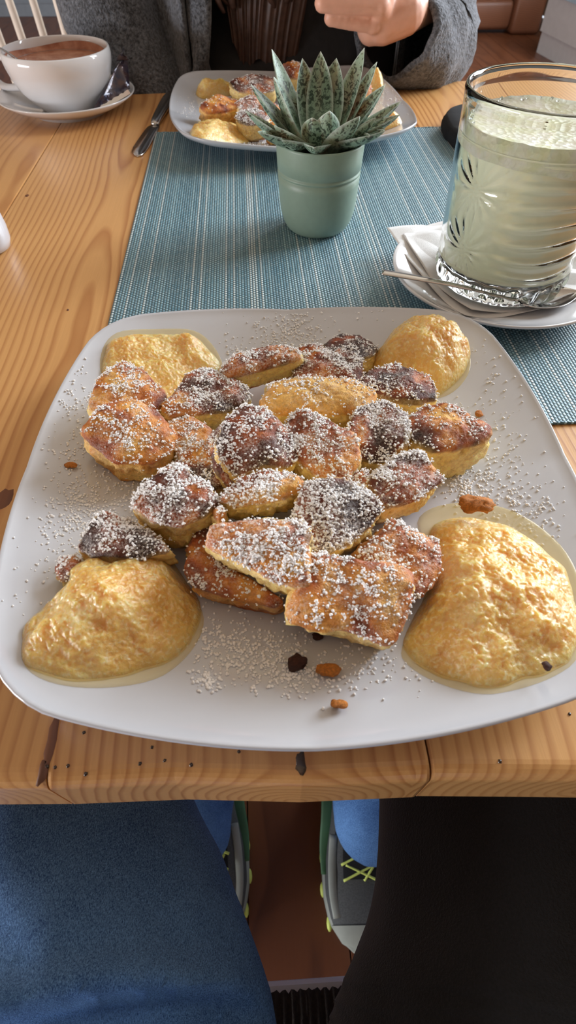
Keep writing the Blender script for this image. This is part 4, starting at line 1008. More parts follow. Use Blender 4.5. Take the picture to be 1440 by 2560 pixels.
V, F = lathe(di + [(RB + (RT - RB) * (LV / HG) ** 0.9 - 0.00285, LV - 0.003), (0.05, LV - 0.004), (0.001, LV - 0.004)], 200, (gx, gy, GZ), wave=lambda a, z, r: cut(a, z, r) * 0.8 - 0.0006 if r > RB * 0.9 and 0.02 < z < LV - 0.0045 else 0.0)
drink = empty('green_milk_drink', (gx, gy, GZ + 0.0107), 0, 'pale green milky drink with foam filling the tall glass', 'drink')
build('milk', V, F, M_drink, drink)
V, F = lathe([(RB + (RT - RB) * (LV / HG) ** 0.9 - 0.00288, LV - 0.012), (RT - 0.0052, LV + 0.0035), (RT - 0.010, LV + 0.0022), (0.035, LV + 0.001), (0.015, LV + 0.0008), (0.001, LV + 0.0008)], 120, (gx, gy, GZ))
V = np.array(V); V[120:, 2] += 0.0016 * fbm(V[120:], 70, 3, 3)
V[:120, 2] += 0.004 * vnoise(V[:120] * 40, 8)
build('foam', V, F, M_foam, drink)
g_ = np.random.default_rng(5)
for k in range(16):      # bubbles at the rim of the foam
    a = math.radians(60 + 8 * k + g_.uniform(-3, 3)); r = RT - 0.0065 - g_.uniform(0, 0.004)
    b_ = ellipsoid((gx + r * math.cos(a), gy + r * math.sin(a), GZ + LV + 0.0036), (g_.uniform(0.0007, 0.0015),) * 3, 10, 6)
    build('bubble', *b_, M_glass, drink)
s0, s1 = at(956, 680, TZ + 0.024), at(1296, 748, TZ + 0.0185)
spoon('coffee_spoon', [np.array(s0), np.array(s0) * 0.5 + np.array(s1) * 0.5 + (0, 0, 0.001), np.array(s1)], (0.0042, 0.0038, 0.0028, 0.0026, 0.0034), 'steel coffee spoon laid across the saucer in front of the tall glass', None, bowl=(0.052, 0.024, 0.007), direction=np.array(at(1440, 728, TZ + 0.017)) - np.array(s1))

# white jar at the left edge, black pouch at the back right
jc = at(-46, 588, TZ + 0.012)
jar = empty('white_jar', (jc.x, jc.y, TZ), 0, 'small frosted white jar at the left edge of the table', 'jar')
build('jar_body', *lathe([(0.001, 0.0), (0.017, 0.0), (0.0205, 0.002), (0.0225, 0.008), (0.0228, 0.018), (0.0215, 0.028), (0.0190, 0.034), (0.0182, 0.036), (0.0172, 0.0355), (0.017, 0.03), (0.019, 0.012), (0.001, 0.006)], 56, (jc.x, jc.y, TZ)), M_porc, jar)
build('wax', *lathe([(0.0185, 0.021), (0.001, 0.021)], 40, (jc.x, jc.y, TZ)), M_paper, jar)
pp = [(0.2275, 0.776), (0.232, 0.715), (0.245, 0.672), (0.300, 0.655), (0.40, 0.665), (0.43, 0.74), (0.40, 0.83), (0.32, 0.835), (0.255, 0.815)]
O = smooth_poly(pp, 72, 2); c = O.mean(0); V = []
pr = [(0.985, 0.0), (1.0, 0.004), (1.0, 0.010), (0.985, 0.0145), (0.95, 0.017), (0.8, 0.019), (0.5, 0.020), (0.2, 0.020), (0.02, 0.020)]
for s, z in pr:
    for k, o_ in enumerate(O): V.append((*(c + (o_ - c) * (s + (0.006 * math.sin(k * 2.2) if 0.98 < s else 0))), TZ + 0.0017 + z))
V = np.array(V); V[72 * 4:, 2] += 0.003 * fbm(V[72 * 4:], 30, 3, 4)
F = quads(len(pr), 72); F.append(tuple(range(71, -1, -1))); F.append(tuple(range(len(V) - 72, len(V))))
pouch = tag(build('felt_pouch', V, F, M_black), 'black felt pouch behind the tall glass, its rounded corner on the placemat', 'pouch')

# ------------------------------------------------------------------ chairs
def chair(x, y, rz, label, group=None, m=M_whitewood, pad=False, spindles=7):
    o = empty('spindle_chair', (x, y, 0), rz, label, 'chair', group)
    B = lambda nm, vf, mm=m, par=o, sm=False: build(nm, vf[0], vf[1], mm, par, sm, world_space=False)
    B('seat', box(-0.21, 0.21, -0.20, 0.21, 0.440, 0.465, 0.008))
    for sx_ in (-1, 1):
        B('leg', tube([(sx_ * 0.17, 0.17, 0.44), (sx_ * 0.20, 0.21, 0.0)], (0.018, 0.013), 12, 6), sm=True)
        B('leg', tube([(sx_ * 0.16, -0.16, 0.44), (sx_ * 0.20, -0.22, 0.0)], (0.018, 0.013), 12, 6), sm=True)
        B('stretcher', tube([(sx_ * 0.188, 0.19, 0.2), (sx_ * 0.182, -0.19, 0.2)], 0.009, 10, 4), sm=True)
    for k in range(spindles):
        u = -0.17 + 0.34 * k / (spindles - 1)
        B('spindle', tube([(u, -0.175, 0.46), (u * 1.04, -0.20, 0.70), (u * 1.08, -0.235, 0.93)], (0.0075, 0.0085, 0.007), 12, 10), sm=True)
    B('top_rail', box(-0.215, 0.215, -0.252, -0.228, 0.90, 0.965, 0.008))
    return o
GC = 'white spindle-back chairs'
chA = chair(0.05, 1.36, math.pi, 'whitewashed spindle chair the person across the table sits on', GC)
s_mid = at_y(100, 60, 1.62)
chair(s_mid.x + 0.02, 1.62 - 0.215 + 0.0, 0.0, 'whitewashed spindle chair standing empty behind the cup at the left', GC, spindles=8).location.y = 1.84
M_whitepaint = plain('white_gloss_paint', S(232, 234, 238), 0.35, var=0.02)
own = chair(0.0, -0.24, 0.0, 'white chair with a dark ribbed cushion, between the thighs of the near person', GC, m=M_whitepaint)
own.scale = (1, 1, 0.94)
# ribbed cushion on the near chair
V = []; nx_, ny_ = 181, 14
for j in range(ny_):
    v = j / (ny_ - 1)
    for i in range(nx_):
        x = -0.2 + 0.4 * i / (nx_ - 1); rib = abs(math.sin(x * math.pi / 0.0062))
        yy = 0.203 - 0.36 * max(0, v - 0.12) / 0.88 + (0.0028 * rib if v <= 0.12 else 0); zz = 0.466 + (0.014 * min(1, v / 0.12)) ** 1.0 + 0.0022 * rib
        V.append((x, yy, zz))
F = quads(ny_, nx_, closed=False)
cu = build('cushion', V, F, M_pad, own, world_space=False); cu['label'] = 'dark brown ribbed cushion with a scalloped front'

# ------------------------------------------------------------------ far furniture
bx = empty('white_bench', (2.3, 4.2, 0), 0, 'white painted low bench with a pale blue seat along the right wall', 'bench')
f0, f1 = np.array((2.02, 4.85)), np.array((2.02 + 0.12 / 0.34 * 2.6 * 0.36, 4.85 - 2.6)); dd = (f1 - f0) / np.linalg.norm(f1 - f0); ss = np.array((-dd[1], dd[0]))
if ss[0] < 0: ss = -ss
def prism(a0, a1, b0, b1, z0, z1):
    c4 = [f0 + dd * a0 + ss * b0, f0 + dd * a1 + ss * b0, f0 + dd * a1 + ss * b1, f0 + dd * a0 + ss * b1]
    V = [(*p, z0) for p in c4] + [(*p, z1) for p in c4]
    return V, [(3, 2, 1, 0), (4, 5, 6, 7), (0, 1, 5, 4), (1, 2, 6, 5), (2, 3, 7, 6), (3, 0, 4, 7)]
build('side_panel', *prism(0, 2.0, 0, 0.19, 0.115, 0.30), M_panel, bx, smooth=False)
build('plinth', *prism(0.01, 2.0, 0.012, 0.19, 0.0, 0.112), M_panel, bx, smooth=False)
M_blue = plain('pale_blue_fabric', S(176, 204, 226), 0.8)
build('seat_cushion', *prism(0.0, 2.0, -0.01, 0.19, 0.302, 0.42), M_blue, bx, smooth=False)
tt = empty('trestle_table', (1.95, 5.5, 0), 0, 'far brown wooden table on a heavy turned foot, beside the white bench', 'table')
b0 = at(1310, 88, 0.0)
bX, bY = b0.x, b0.y
build('foot_block', *box(bX - 0.115, bX + 0.115, bY, bY + 0.2, 0.0, 0.25, 0.03), M_brown, tt)
build('collar', *box(bX - 0.085, bX + 0.085, bY + 0.03, bY + 0.17, 0.25, 0.29, 0.015), M_brown, tt)
build('post', *box(bX - 0.06, bX + 0.06, bY + 0.05, bY + 0.15, 0.29, 0.70, 0.01), M_brown, tt)
build('sled_foot', *box(bX - 0.48, bX - 0.11, bY + 0.05, bY + 0.2, 0.02, 0.19, 0.03), M_brown, tt)
build('brace', *tube([(bX - 0.10, bY + 0.1, 0.30), (bX - 0.34, bY + 0.12, 0.12)], 0.045, 10, 6), M_brown, tt)
build('tabletop', *box(bX - 0.7, bX + 0.35, bY - 0.3, bY + 0.4, 0.70, 0.74, 0.01), M_brown, tt, smooth=False)

# ------------------------------------------------------------------ people
def cloth(name, parts, voxel, m, parent, folds=0.0, ff=14, seed=0, aniso=(1, 1, 1), smooth=5, extra=None):
    V, F, Nn = remeshed(parts, voxel, smooth)
    if folds: V = V + Nn * (folds * fbm(V * np.array(aniso), ff, 3, seed))[:, None]
    if extra is not None: V = extra(V, Nn)
    return build(name, V, F, m, parent)
C = rounded_tube
def head_parts(c, face):
    """head with eyes, nose, mouth and ears; face is the unit direction it looks to"""
    c = np.array(c, float); f = np.array(face, float); f /= np.linalg.norm(f); s = np.cross(f, (0, 0, 1)); u = np.array((0, 0, 1.0))
    P = [ellipsoid(c + u * 0.02, (0.076, 0.092, 0.098)), ellipsoid(c - u * 0.045 + f * 0.022, (0.058, 0.066, 0.068))]
    P.append(C(c + f * 0.085 + u * 0.012, c + f * 0.108 - u * 0.022, 0.009, 0.014))
    for k in (-1, 1):
        P.append(ellipsoid(c + s * 0.078 * k - u * 0.005, (0.014, 0.02, 0.03))); P.append(ellipsoid(c + f * 0.083 + s * 0.032 * k + u * 0.012, (0.014, 0.012, 0.009)))
    P.append(C(c + f * 0.087 - u * 0.058 - s * 0.018, c + f * 0.087 - u * 0.058 + s * 0.018, 0.008, 0.008))
    return P
def fist(knuckles, pip, dip, tip, palm_c, wrist, thumb, rk=0.0098):
    """palm, four separate bent fingers and a thumb"""
    P = [C(wrist, palm_c, 0.026, 0.030)]
    for a, b, c_, d, k in zip(knuckles, pip, dip, tip, (1.0, 1.05, 1.0, 0.86)):
        P += [C(palm_c, a, 0.020 * k, 0.0125 * k), C(a, b, rk * 1.12 * k, rk * k), C(b, c_, rk * k, rk * 0.93 * k), C(c_, d, rk * 0.93 * k, rk * 0.82 * k)]
    P += [C(thumb[0], thumb[1], 0.016, 0.0125), C(thumb[1], thumb[2], 0.0122, 0.0112), C(thumb[2], thumb[3], 0.0112, 0.0092)]
    return P

# --- the diner across the table
diner = empty('person', (0.05, 1.12, 0.0), 0, 'person across the table in a charcoal wool cardigan and black top, fist raised', 'person', None)
HY = 0.90
def hp_(px, py, y=HY): return np.array(at_y(px, py, y))
wr = hp_(1012, 30, 0.93)
kn = [hp_(948, -72, HY + 0.004), hp_(952, -34, HY - 0.002), hp_(950, 12, HY - 0.004), hp_(932, 62, HY + 0.006)]
pi_ = [hp_(812, -78, HY - 0.020), hp_(800, -44, HY - 0.022), hp_(806, 8, HY - 0.020), hp_(826, 46, HY - 0.006)]
di_ = [p + np.array((0.012, 0.030, 0.004)) for p in pi_]; ti_ = [p + np.array((0.038, 0.034, 0.006)) for p in pi_]
pal = hp_(956, 42, HY + 0.030)
th = [hp_(960, -60, HY + 0.045), hp_(900, -90, HY + 0.05), hp_(850, -100, HY + 0.03), hp_(815, -104, HY + 0.01)]
hand_parts = fist(kn, pi_, di_, ti_, pal, wr, th) + [C(pal, hp_(930, 68, HY + 0.03), 0.026, 0.020)]
sh = [np.array((0.05 - 0.17, 1.16, 1.22)), np.array((0.05 + 0.17, 1.16, 1.22))]
elL, elR = np.array((-0.20, 1.10, 0.92)), np.array((0.262, 1.06, 0.84))
wrL = np.array((-0.13, 0.98, 0.66))
lh = []
for k in range(4): lh += [C(wrL + (0.004 + 0.0 * k, -0.03, -0.03), wrL + (-0.03 + 0.02 * k, -0.085, -0.055), 0.014, 0.0105), C(wrL + (-0.03 + 0.02 * k, -0.085, -0.055), wrL + (-0.03 + 0.02 * k, -0.12, -0.075), 0.010, 0.009)]
lh += [C(wrL, wrL + (0, -0.05, -0.035), 0.025, 0.030), C(wrL + (0.02, -0.03, -0.02), wrL + (0.052, -0.07, -0.035), 0.014, 0.010)]
hc = np.array((0.05, 1.10, 1.50))
hipY, hipZ = 1.08, 0.565
hipL, hipR = np.array((-0.04, hipY, hipZ)), np.array((0.14, hipY, hipZ))
kneeL, kneeR = np.array((-0.10, 0.63, 0.47)), np.array((0.14, 0.63, 0.47))
ankL, ankR = np.array((-0.100, 0.215, 0.10)), np.array((0.108, 0.205, 0.10))
body = [C((0.05, 1.13, 0.60), (0.05, 1.16, 0.98), 0.13, 0.12), C((0.05 - 0.06, 1.16, 1.12), (0.05 + 0.06, 1.16, 1.12), 0.115, 0.115), C(sh[0], sh[1], 0.058, 0.058), C((0.05, 1.15, 1.2), (0.05, 1.13, 1.42), 0.056, 0.05)]
body += head_parts(hc, (0, -1, -0.15))
body += [C(sh[0], elL, 0.05, 0.04), C(elL, wrL, 0.038, 0.026), C(sh[1], elR, 0.05, 0.04), C(elR, wr, 0.038, 0.026)]
body += [C(hipL, kneeL, 0.082, 0.055), C(kneeL, ankL, 0.052, 0.036), C(hipR, kneeR, 0.082, 0.055), C(kneeR, ankR, 0.052, 0.036)] + lh
Vb, Fb, Nb = remeshed(body, 0.011, 4)
Vh, Fh, Nh = remeshed(hand_parts + [C(wr, wr + (elR - wr) * 0.4, 0.025, 0.028)], 0.0022, 5)
Vh = Vh + Nh * (0.0003 * fbm(Vh, 200, 2, 2))[:, None]
bod = build('body', *join([(Vb, Fb), (Vh, Fh)]), M_skin, diner); bod['label'] = 'bare pale skin of hand and wrist'
# black top over the torso
cloth('black_top', [C((0.05, 1.13, 0.60), (0.05, 1.155, 0.98), 0.150, 0.138), C((0.05 - 0.07, 1.16, 1.12), (0.05 + 0.07, 1.16, 1.12), 0.128, 0.128), C(sh[0], sh[1], 0.066, 0.066), C((-0.02, 1.10, 0.70), (0.12, 1.10, 0.70), 0.14, 0.14)], 0.012, M_top, diner, folds=0.010, ff=16, seed=4, aniso=(1.6, 1, 0.5))
cloth('trousers', [C((-0.02, 1.12, 0.615), (0.12, 1.12, 0.615), 0.143, 0.143), C(hipL, kneeL, 0.095, 0.068), C(kneeL, (-0.122, 0.125, 0.115), 0.064, 0.054), C(hipR, kneeR, 0.095, 0.068), C(kneeR, (0.128, 0.115, 0.115), 0.064, 0.054)], 0.011, M_denim, diner, folds=0.006, ff=20, seed=7, aniso=(1, 0.6, 1))
# cardigan: back and two open fronts wrapped round the torso, plus sleeves
def front_panel(x_in, x_out, sgn, seed):
    """a hanging front of the cardigan: from its free edge x_in round the side to the back"""
    parts = []; nz_, nu = 40, 46; V = []
    for lay in (0, 1):
        for i in range(nz_):
            z = 0.60 + (1.20 - 0.60) * i / (nz_ - 1)
            for j in range(nu):
                u = j / (nu - 1); ang = u * math.pi * 0.98
                xx = x_in + (x_out - x_in) * (1 - math.cos(min(ang, math.pi / 2))) if ang < math.pi / 2 else x_out - (x_out - 0.05) * (1 - math.sin(ang)) * 1.0
                cx_ = 0.05
                yy = 1.155 - 0.175 * math.cos(ang) * (1.0 if ang < math.pi / 2 else 0.9)
                k = 1 - 0.25 * max(0, (z - 0.95) / 0.25)
                xx = cx_ + (xx - cx_) * (0.92 + 0.08 * k)
                fold = 0.013 * math.sin(u * 26 + seed + 1.5 * math.sin(z * 6)) * (0.6 + 0.6 * (1.2 - z))
                V.append((xx, yy - fold * (0.5 + 0.5 * math.cos(ang)) - 0.012 * lay * (1 if ang < math.pi / 2 else -1), z))
    F = []
    N_ = nz_ * nu
    for lay in (0, 1):
        for i in range(nz_ - 1):
            for j in range(nu - 1):
                f = (lay * N_ + i * nu + j, lay * N_ + i * nu + j + 1, lay * N_ + (i + 1) * nu + j + 1, lay * N_ + (i + 1) * nu + j); F.append(f if lay else tuple(reversed(f)))
    bd = [(i, 0) for i in range(nz_)] + [(nz_ - 1, j) for j in range(1, nu)] + [(i, nu - 1) for i in range(nz_ - 2, -1, -1)] + [(0, j) for j in range(nu - 2, 0, -1)]
    ids = [i * nu + j for i, j in bd]
    for a_, b_ in zip(ids, ids[1:] + ids[:1]): F.append((a_, b_, b_ + N_, a_ + N_))
    return V, F
card = build('cardigan', *join([front_panel(-0.085, -0.225, -1, 0.4), front_panel(0.205, 0.27, 1, 2.0)]), M_wool, diner)
card['label'] = 'charcoal grey woollen cardigan worn open'
lapel = build('lapel', *tube([(-0.075, 0.985, 0.62), (-0.07, 0.975, 0.80), (-0.05, 1.0, 1.0), (-0.01, 1.05, 1.2)], [(0.022, 0.012)] * 4, 14, 30), M_wool, card)
def sleeve(path, radii, name, seed, fold=0.010, flat=1.0):
    n, st = 40, 46
    V, F = tube(path, radii, n, st, flat, caps=False); V = np.array(V)
    cen = V.reshape(st, n, 3).mean(1, keepdims=True); d = V.reshape(st, n, 3) - cen; d /= np.linalg.norm(d, axis=2, keepdims=True); d = d.reshape(-1, 3)
    V = V + d * (fold * fbm(V * np.array((1.0, 1.0, 1.0)), 22, 2, seed) + 0.002 * fbm(V, 120, 2, seed + 1))[:, None]
    inner = (cen + (V.reshape(st, n, 3) - cen) * 0.86).reshape(-1, 3)
    VV = np.vstack([V, inner]); FF = F + [tuple(i + st * n for i in reversed(f)) for f in quads(st, n)]
    for e in (0, st - 1):
        for k in range(n):
            a_, b_ = e * n + k, e * n + (k + 1) % n; f = (a_, b_, b_ + st * n, a_ + st * n); FF.append(f if e else tuple(reversed(f)))
    return build(name, VV, FF, M_wool, card)
cuff = hp_(985, 62, 0.945)
sleeve([sh[1] + (0.005, 0, 0.02), (0.240, 1.14, 1.05), (0.260, 1.11, 0.89), (0.262, 1.055, 0.785), cuff + (0.040, 0.055, -0.030), cuff + (0.004, 0.008, -0.010)], [(0.075, 0.075), (0.074, 0.074), (0.074, 0.074), (0.080, 0.076), (0.070, 0.062), (0.060, 0.052)], 'sleeve', 3, 0.016)
sleeve([sh[0] + (-0.005, 0, 0.02), (-0.195, 1.13, 1.05), (-0.215, 1.08, 0.90), (-0.18, 1.02, 0.78), wrL + (0.01, 0.02, 0.02)], [(0.075, 0.075), (0.072, 0.072), (0.070, 0.070), (0.062, 0.062), (0.05, 0.05)], 'sleeve', 8, 0.010)
# hair: long locks over the chest and a cap on the head
hair = build('hair', *remeshed([ellipsoid(hc + (0, 0.02, 0.03), (0.092, 0.098, 0.102)), ellipsoid(hc + (0, 0.07, -0.06), (0.085, 0.06, 0.12)), C(hc + (-0.07, 0.03, -0.05), hc + (-0.06, 0.0, -0.25), 0.035, 0.04), C(hc + (0.07, 0.03, -0.05), hc + (0.06, 0.0, -0.25), 0.035, 0.04)], 0.012, 4)[:2], M_hair, diner)
g_ = np.random.default_rng(12)
V = []; nu, nw = 90, 44
for lay in (0, 1):
    for i in range(nw):
        t = i / (nw - 1)
        for j in range(nu):
            u = j / (nu - 1); x = 0.052 + (u - 0.5) * float(np.interp(t, [0, 0.5, 0.85, 1], [0.15, 0.155, 0.135, 0.09])) - 0.035 * t
            y = float(np.interp(t, [0, 0.25, 0.6, 1], [1.05, 1.0, 0.988, 0.992])) - 0.012 * math.sin(math.pi * u) + 0.012 * lay
            z = 1.38 - (0.608 + 0.03 * vnoise(np.array([[u * 4, 0.3, 0.7]]), 4)[0]) * t
            st = vnoise(np.array([[u * 44 + 1.2 * math.sin(t * 5 + u * 3), t * 1.5, lay]]), 6)[0]
            V.append((x + 0.006 * math.sin(t * 9 + u * 4), y - 0.0035 * st * (1 - lay), z))
F = []; N_ = nw * nu
for lay in (0, 1):
    for i in range(nw - 1):
        for j in range(nu - 1):
            f = (lay * N_ + i * nu + j, lay * N_ + i * nu + j + 1, lay * N_ + (i + 1) * nu + j + 1, lay * N_ + (i + 1) * nu + j); F.append(f if lay else tuple(reversed(f)))
build('hair_mass', V, F, M_hair, hair)
for k in range(22):
    t = k / 21; x0 = 0.05 + (t - 0.5) * 0.15; xe = float(np.interp(t, [0, 1], [-0.045, 0.082])) + g_.uniform(-0.01, 0.01); ze = 0.825 + g_.uniform(0, 0.05)
    yb_ = 0.975 - g_.uniform(0, 0.008)
    P = [(x0, 1.05, 1.38), ((x0 + xe) / 2, 0.99, 1.12), (xe + g_.uniform(-.008, .008), yb_, 0.93), (xe + g_.uniform(-.008, .008), yb_ - 0.002, 0.86), (xe + g_.uniform(-.014, .014), yb_ + 0.008, ze)]
    build('lock', *tube(P, [(0.006, 0.003), (0.007, 0.003), (0.007, 0.003), (0.007, 0.003), (0.004, 0.002)], 8, 22), M_hair, hair)
def shoe(x, y_toe, rz, parent):
    """trainer whose toe points at -Y"""
    o_ = empty('shoe', (x, y_toe, 0), rz); o_.parent = parent; o_.matrix_parent_inverse = winv(parent)
    L = 0.285
    def sec(t):           # t from toe (0) to heel (1): half width, height
        hw = float(np.interp(t, [0, 0.03, 0.10, 0.22, 0.36, 0.55, 0.8, 0.95, 1.0], [0.012, 0.028, 0.042, 0.049, 0.049, 0.041, 0.037, 0.032, 0.020]))
        h = float(np.interp(t, [0, 0.05, 0.15, 0.3, 0.45, 0.6, 0.8, 1.0], [0.030, 0.042, 0.052, 0.062, 0.082, 0.098, 0.10, 0.085])); return hw, h
    V = []; ts = np.linspace(0, 1, 34); n = 22
    for t in ts:
        hw, h = sec(t)
        for k in range(n):
            a = math.pi * k / (n - 1); V.append((hw * math.cos(a) * (1.0 if math.sin(a) < 0.4 else 1.0), L * t, 0.024 + (h - 0.024) * math.sin(a) ** 0.75))
    F = quads(len(ts), n, closed=False); F.append(tuple(range(n - 1, -1, -1))); F.append(tuple(range((len(ts) - 1) * n, len(ts) * n)))
    up_ = build('upper', V, F, M_rubber, o_, world_space=False)
    V = []
    for z, s in ((0.0, 0.94), (0.003, 1.03), (0.012, 1.07), (0.024, 1.05), (0.027, 0.98)):
        for t in ts: V.append((sec(t)[0] * s, L * t + (0.004 if t > 0.98 else (-0.005 if t < 0.02 else 0)), z + 0.012 * max(0, 0.15 - t) * 3))
        for t in ts[::-1]: V.append((-sec(t)[0] * s, L * t + (0.004 if t > 0.98 else (-0.005 if t < 0.02 else 0)), z + 0.012 * max(0, 0.15 - t) * 3))
    m_ = 2 * len(ts); F = quads(5, m_); F.append(tuple(range(m_ - 1, -1, -1))); F.append(tuple(range(4 * m_, 5 * m_)))
    so = build('sole', V, F, M_shoegrey, o_, world_space=False)
    for sgn in (-1, 1):
        P = [(sgn * (sec(t)[0] * 1.0 + 0.0016), L * t, float(z)) for t, z in ((0.30, 0.036), (0.42, 0.044), (0.56, 0.060), (0.72, 0.074), (0.88, 0.080))]
        build('side_stripe', *tube(P, [(0.0018, 0.004), (0.002, 0.008), (0.002, 0.010), (0.002, 0.010), (0.002, 0.005)], 10, 20, ref=(1, 0, 0)), M_shoegreen, o_, world_space=False)
        for t in (0.10, 0.24, 0.38, 0.55):
            build('sole_lug', *ellipsoid((sgn * sec(t)[0] * 1.06, L * t, 0.012), (0.004, 0.010, 0.006), 10, 6), M_neon, o_, world_space=False)
        P = [(sgn * (sec(t)[0] * 0.80), L * t, sec(t)[1] * 0.86) for t in (0.12, 0.22, 0.34, 0.46)]
        build('overlay', *tube(P, [(0.006, 0.0022)] * 4, 8, 14), M_shoegrey, o_, world_space=False)
    V = [(sec(t)[0] * math.cos(a) * 1.03, L * t - 0.003, 0.024 + (sec(t)[1] - 0.024) * math.sin(a) ** 0.75 * (1.03)) for t in (0.0, 0.03, 0.07, 0.10) for a in np.linspace(0, math.pi, 18)]
    build('toe_cap', V, quads(4, 18, closed=False), M_shoegrey, o_, world_space=False)
    V = [(sec(t)[0] * math.cos(a) * 0.5, L * t, sec(t)[1] + 0.001 + 0.004 * math.sin(a)) for t in (0.27, 0.36, 0.46, 0.58) for a in np.linspace(0, math.pi, 8)]
    build('tongue', V, quads(4, 8, closed=False), M_black, o_, world_space=False)
    for (ta, sa, tb, sb) in ((0.265, -0.5, 0.33, 0.42), (0.33, 0.42, 0.265, 0.1), (0.33, -0.55, 0.40, 0.45), (0.265, 0.5, 0.33, -0.42), (0.40, -0.45, 0.33, 0.55)):
        pa = np.array((sec(ta)[0] * sa, L * ta, sec(ta)[1] * 0.97 + 0.004)); pb = np.array((sec(tb)[0] * sb, L * tb, sec(tb)[1] * 0.97 + 0.005))
        build('lace', *tube([pa, (pa + pb) / 2 + (0, 0, 0.002), pb], 0.0018, 8, 8), M_neon, o_, world_space=False)
    return o_
s_ = shoe(-0.100, -0.002, 0.05, diner); s_['label'] = 'dark grey trainer with neon laces and green side'
s_ = shoe(0.106, -0.024, -0.04, diner); s_['label'] = 'dark grey trainer with neon laces and green side'

# --- the person taking the photograph: lap in blue jeans, upper body behind the camera
me_ = empty('person', (0, -0.25, 0), 0, 'near person seen from above, lap and thighs in blue jeans under the table edge', 'person')
hL, hR = np.array((-0.085, -0.24, 0.565)), np.array((0.085, -0.24, 0.540))
kL, kR = np.array((-0.185, 0.30, 0.572)), np.array((0.185, 0.29, 0.55))
aL, aR = np.array((-0.31, 0.06, 0.10)), np.array((0.31, 0.06, 0.10))
leg = []
def thigh(h, k, sgn):
    o = 0.040 if sgn > 0 else 0.003
    V, F = tube([h + (0, -0.02, 0.0), (sgn * (0.098 + o), -0.10, h[2]), (sgn * (0.112 + o), -0.03, h[2] + 0.004), (sgn * (0.153 + o * 0.9), 0.075, h[2] + 0.006), k], [(0.098, 0.090), (0.101, 0.090), (0.098, 0.086), (0.089, 0.080), (0.066, 0.066)], 28, 40); return V, F
leg_parts = [thigh(hL, kL, -1), thigh(hR, kR, 1), C(kL, aL, 0.066, 0.056), C(kR, aR, 0.066, 0.056), C((-0.07, -0.27, 0.57), (0.07, -0.27, 0.57), 0.115, 0.115), C((-0.06, -0.30, 0.66), (0.06, -0.30, 0.66), 0.11, 0.11)]
def lap(V, Nn):
    up = np.clip(Nn[:, 2], 0, 1)
    # creases where the trouser legs fold at the hip
    for sgn in (-1,):
        d = V[:, 1] - (-0.014 - 2.0 * (np.abs(V[:, 0]) - 0.08) ** 2)
        V = V + np.array((0, 0, 1.0)) * (up * 0.014 * (np.exp(-(d / 0.007) ** 2) - 2.0 * np.exp(-((d + 0.014) / 0.008) ** 2)) * (V[:, 0] < 0))[:, None]
    # slanting drag lines on the inner thigh
    q = (V[:, 0] + V[:, 1]) * 0.7
    V = V + Nn * (0.0042 * vnoise(np.c_[q * 75, (V[:, 0] - V[:, 1]) * 8, V[:, 2] * 4], 5))[:, None] * (np.clip(1.6 - np.abs(V[:, 0] + 0.08) / 0.06, 0, 1))[:, None]
    return V
cloth('jeans', leg_parts, 0.007, M_denim, me_, folds=0.004, ff=16, seed=9, smooth=6, extra=lap)
# flat-felled inside seams
for sgn in (-1, 1):
    P = [(sgn * 0.032, -0.06, 0.600), (sgn * 0.052, 0.0, 0.602), (sgn * 0.075, 0.06, 0.603), (sgn * 0.098, 0.14, 0.603)]
shs = [np.array((-0.2, -0.34, 1.10)), np.array((0.2, -0.34, 1.10))]
ela, elb = np.array((-0.29, -0.22, 0.88)), np.array((0.29, -0.20, 0.88))
wa, wb = np.array((-0.075, -0.085, 1.0)), np.array((0.075, -0.085, 1.0))
hd = np.array((0, -0.30, 1.38))
def phone_hand(w, s):
    P = [C(w, w + (-0.015 * s, 0.02, 0.012), 0.026, 0.03)]
    for k in range(4):
        a = w + np.array((-0.012 * s, 0.028, 0.035 - 0.018 * k)); b = a + (-0.032 * s, 0.010, 0.002); c_ = b + (-0.022 * s, -0.006, 0)
        P += [C(w, a, 0.018, 0.011), C(a, b, 0.010, 0.0095), C(b, c_, 0.0095, 0.008)]
    P += [C(w + (0, 0, 0.02), w + (-0.03 * s, -0.008, 0.045), 0.014, 0.011), C(w + (-0.03 * s, -0.008, 0.045), w + (-0.052 * s, -0.008, 0.04), 0.011, 0.009)]
    return P
nb = [C((0, -0.34, 0.75), (0, -0.36, 1.02), 0.12, 0.14), C(shs[0], shs[1], 0.06, 0.06), C((0, -0.35, 1.1), (0, -0.32, 1.3), 0.06, 0.055)] + head_parts(hd, (0, 1, -0.5)) + [C(shs[0], ela, 0.05, 0.04), C(ela, wa, 0.038, 0.027), C(shs[1], elb, 0.05, 0.04), C(elb, wb, 0.038, 0.027)]
nb += [C(hL, kL, 0.06, 0.05), C(hR, kR, 0.06, 0.05), C(kL, aL, 0.048, 0.036), C(kR, aR, 0.048, 0.036), C((-0.07, -0.28, 0.6), (0.07, -0.28, 0.6), 0.1, 0.1), C((0, -0.3, 0.6), (0, -0.34, 0.78), 0.11, 0.11)]
V1, F1, _ = remeshed(nb, 0.010, 4); V2_, F2_, _ = remeshed(phone_hand(wa, -1), 0.004, 3); V3_, F3_, _ = remeshed(phone_hand(wb, 1), 0.004, 3)
build('body', *join([(V1, F1), (V2_, F2_), (V3_, F3_)]), M_skin, me_)
M_sweat = fabric('dark_blue_sweater', S(24, 28, 38), S(52, 58, 72), 500)
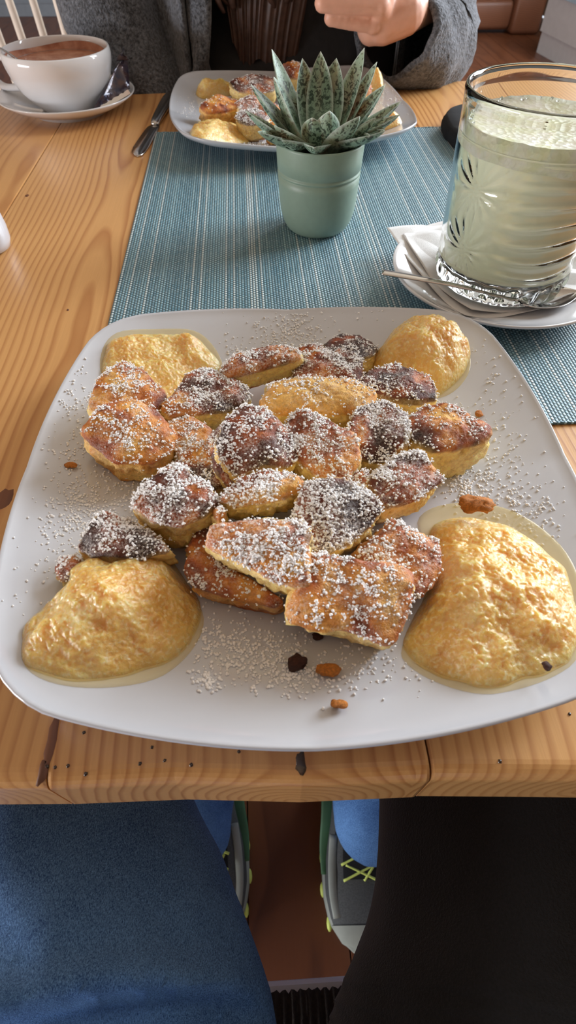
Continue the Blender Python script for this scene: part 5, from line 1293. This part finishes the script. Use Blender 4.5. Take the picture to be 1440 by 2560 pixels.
cloth('sweater', [C((0, -0.33, 0.70), (0, -0.36, 1.02), 0.145, 0.158), C(shs[0], shs[1], 0.078, 0.078), C(shs[0], ela, 0.066, 0.058), C(ela, wa * 0.9 + ela * 0.1, 0.055, 0.040), C(shs[1], elb, 0.066, 0.058), C(elb, wb * 0.9 + elb * 0.1, 0.055, 0.040)], 0.011, M_sweat, me_, folds=0.006, ff=20, seed=3)
build('hair', *remeshed([ellipsoid(hd + (0, -0.025, 0.045), (0.085, 0.09, 0.085)), ellipsoid(hd + (0, -0.06, 0.0), (0.078, 0.05, 0.08))], 0.012, 3)[:2], M_hair, me_)
for x in (-0.32, 0.32):
    s_ = shoe(x, 0.245, math.pi, me_); s_['label'] = 'grey trainer of the near person'

# added dark cover: deep shade on the right thigh put into its colour
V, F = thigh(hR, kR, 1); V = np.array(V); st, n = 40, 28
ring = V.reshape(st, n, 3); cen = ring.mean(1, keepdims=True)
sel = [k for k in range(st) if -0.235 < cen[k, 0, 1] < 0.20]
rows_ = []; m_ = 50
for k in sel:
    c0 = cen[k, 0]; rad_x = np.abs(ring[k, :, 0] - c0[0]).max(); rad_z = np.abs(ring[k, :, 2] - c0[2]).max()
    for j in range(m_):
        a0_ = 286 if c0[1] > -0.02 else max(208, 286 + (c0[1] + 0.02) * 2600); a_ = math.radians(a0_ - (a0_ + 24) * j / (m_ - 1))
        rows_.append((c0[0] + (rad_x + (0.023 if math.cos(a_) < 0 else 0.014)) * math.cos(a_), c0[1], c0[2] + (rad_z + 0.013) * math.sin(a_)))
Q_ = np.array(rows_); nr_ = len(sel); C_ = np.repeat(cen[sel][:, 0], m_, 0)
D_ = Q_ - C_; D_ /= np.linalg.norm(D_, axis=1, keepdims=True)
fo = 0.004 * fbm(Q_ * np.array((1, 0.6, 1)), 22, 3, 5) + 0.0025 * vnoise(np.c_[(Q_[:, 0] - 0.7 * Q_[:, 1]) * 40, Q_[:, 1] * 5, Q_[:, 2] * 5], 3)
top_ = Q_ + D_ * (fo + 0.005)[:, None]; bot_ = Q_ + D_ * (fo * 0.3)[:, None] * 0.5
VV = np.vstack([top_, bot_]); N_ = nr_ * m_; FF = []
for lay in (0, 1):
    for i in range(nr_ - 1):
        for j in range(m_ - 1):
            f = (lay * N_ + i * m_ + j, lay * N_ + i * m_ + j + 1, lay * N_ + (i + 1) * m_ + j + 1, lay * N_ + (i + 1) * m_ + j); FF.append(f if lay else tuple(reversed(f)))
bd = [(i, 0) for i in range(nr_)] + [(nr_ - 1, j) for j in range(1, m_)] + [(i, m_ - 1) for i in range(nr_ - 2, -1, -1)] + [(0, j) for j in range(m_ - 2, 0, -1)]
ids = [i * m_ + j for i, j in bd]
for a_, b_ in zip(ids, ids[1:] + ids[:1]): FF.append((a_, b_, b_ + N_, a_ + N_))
M_thighshade = fabric('thigh_shade_cloth', S(9, 9, 12), S(20, 20, 24), 700, bump=0.4)
shade_shell = build('thigh_shade', VV, FF, M_thighshade)
tag(shade_shell, 'dark cover added as the deep shade on the right thigh of the near person', 'thigh_shade')
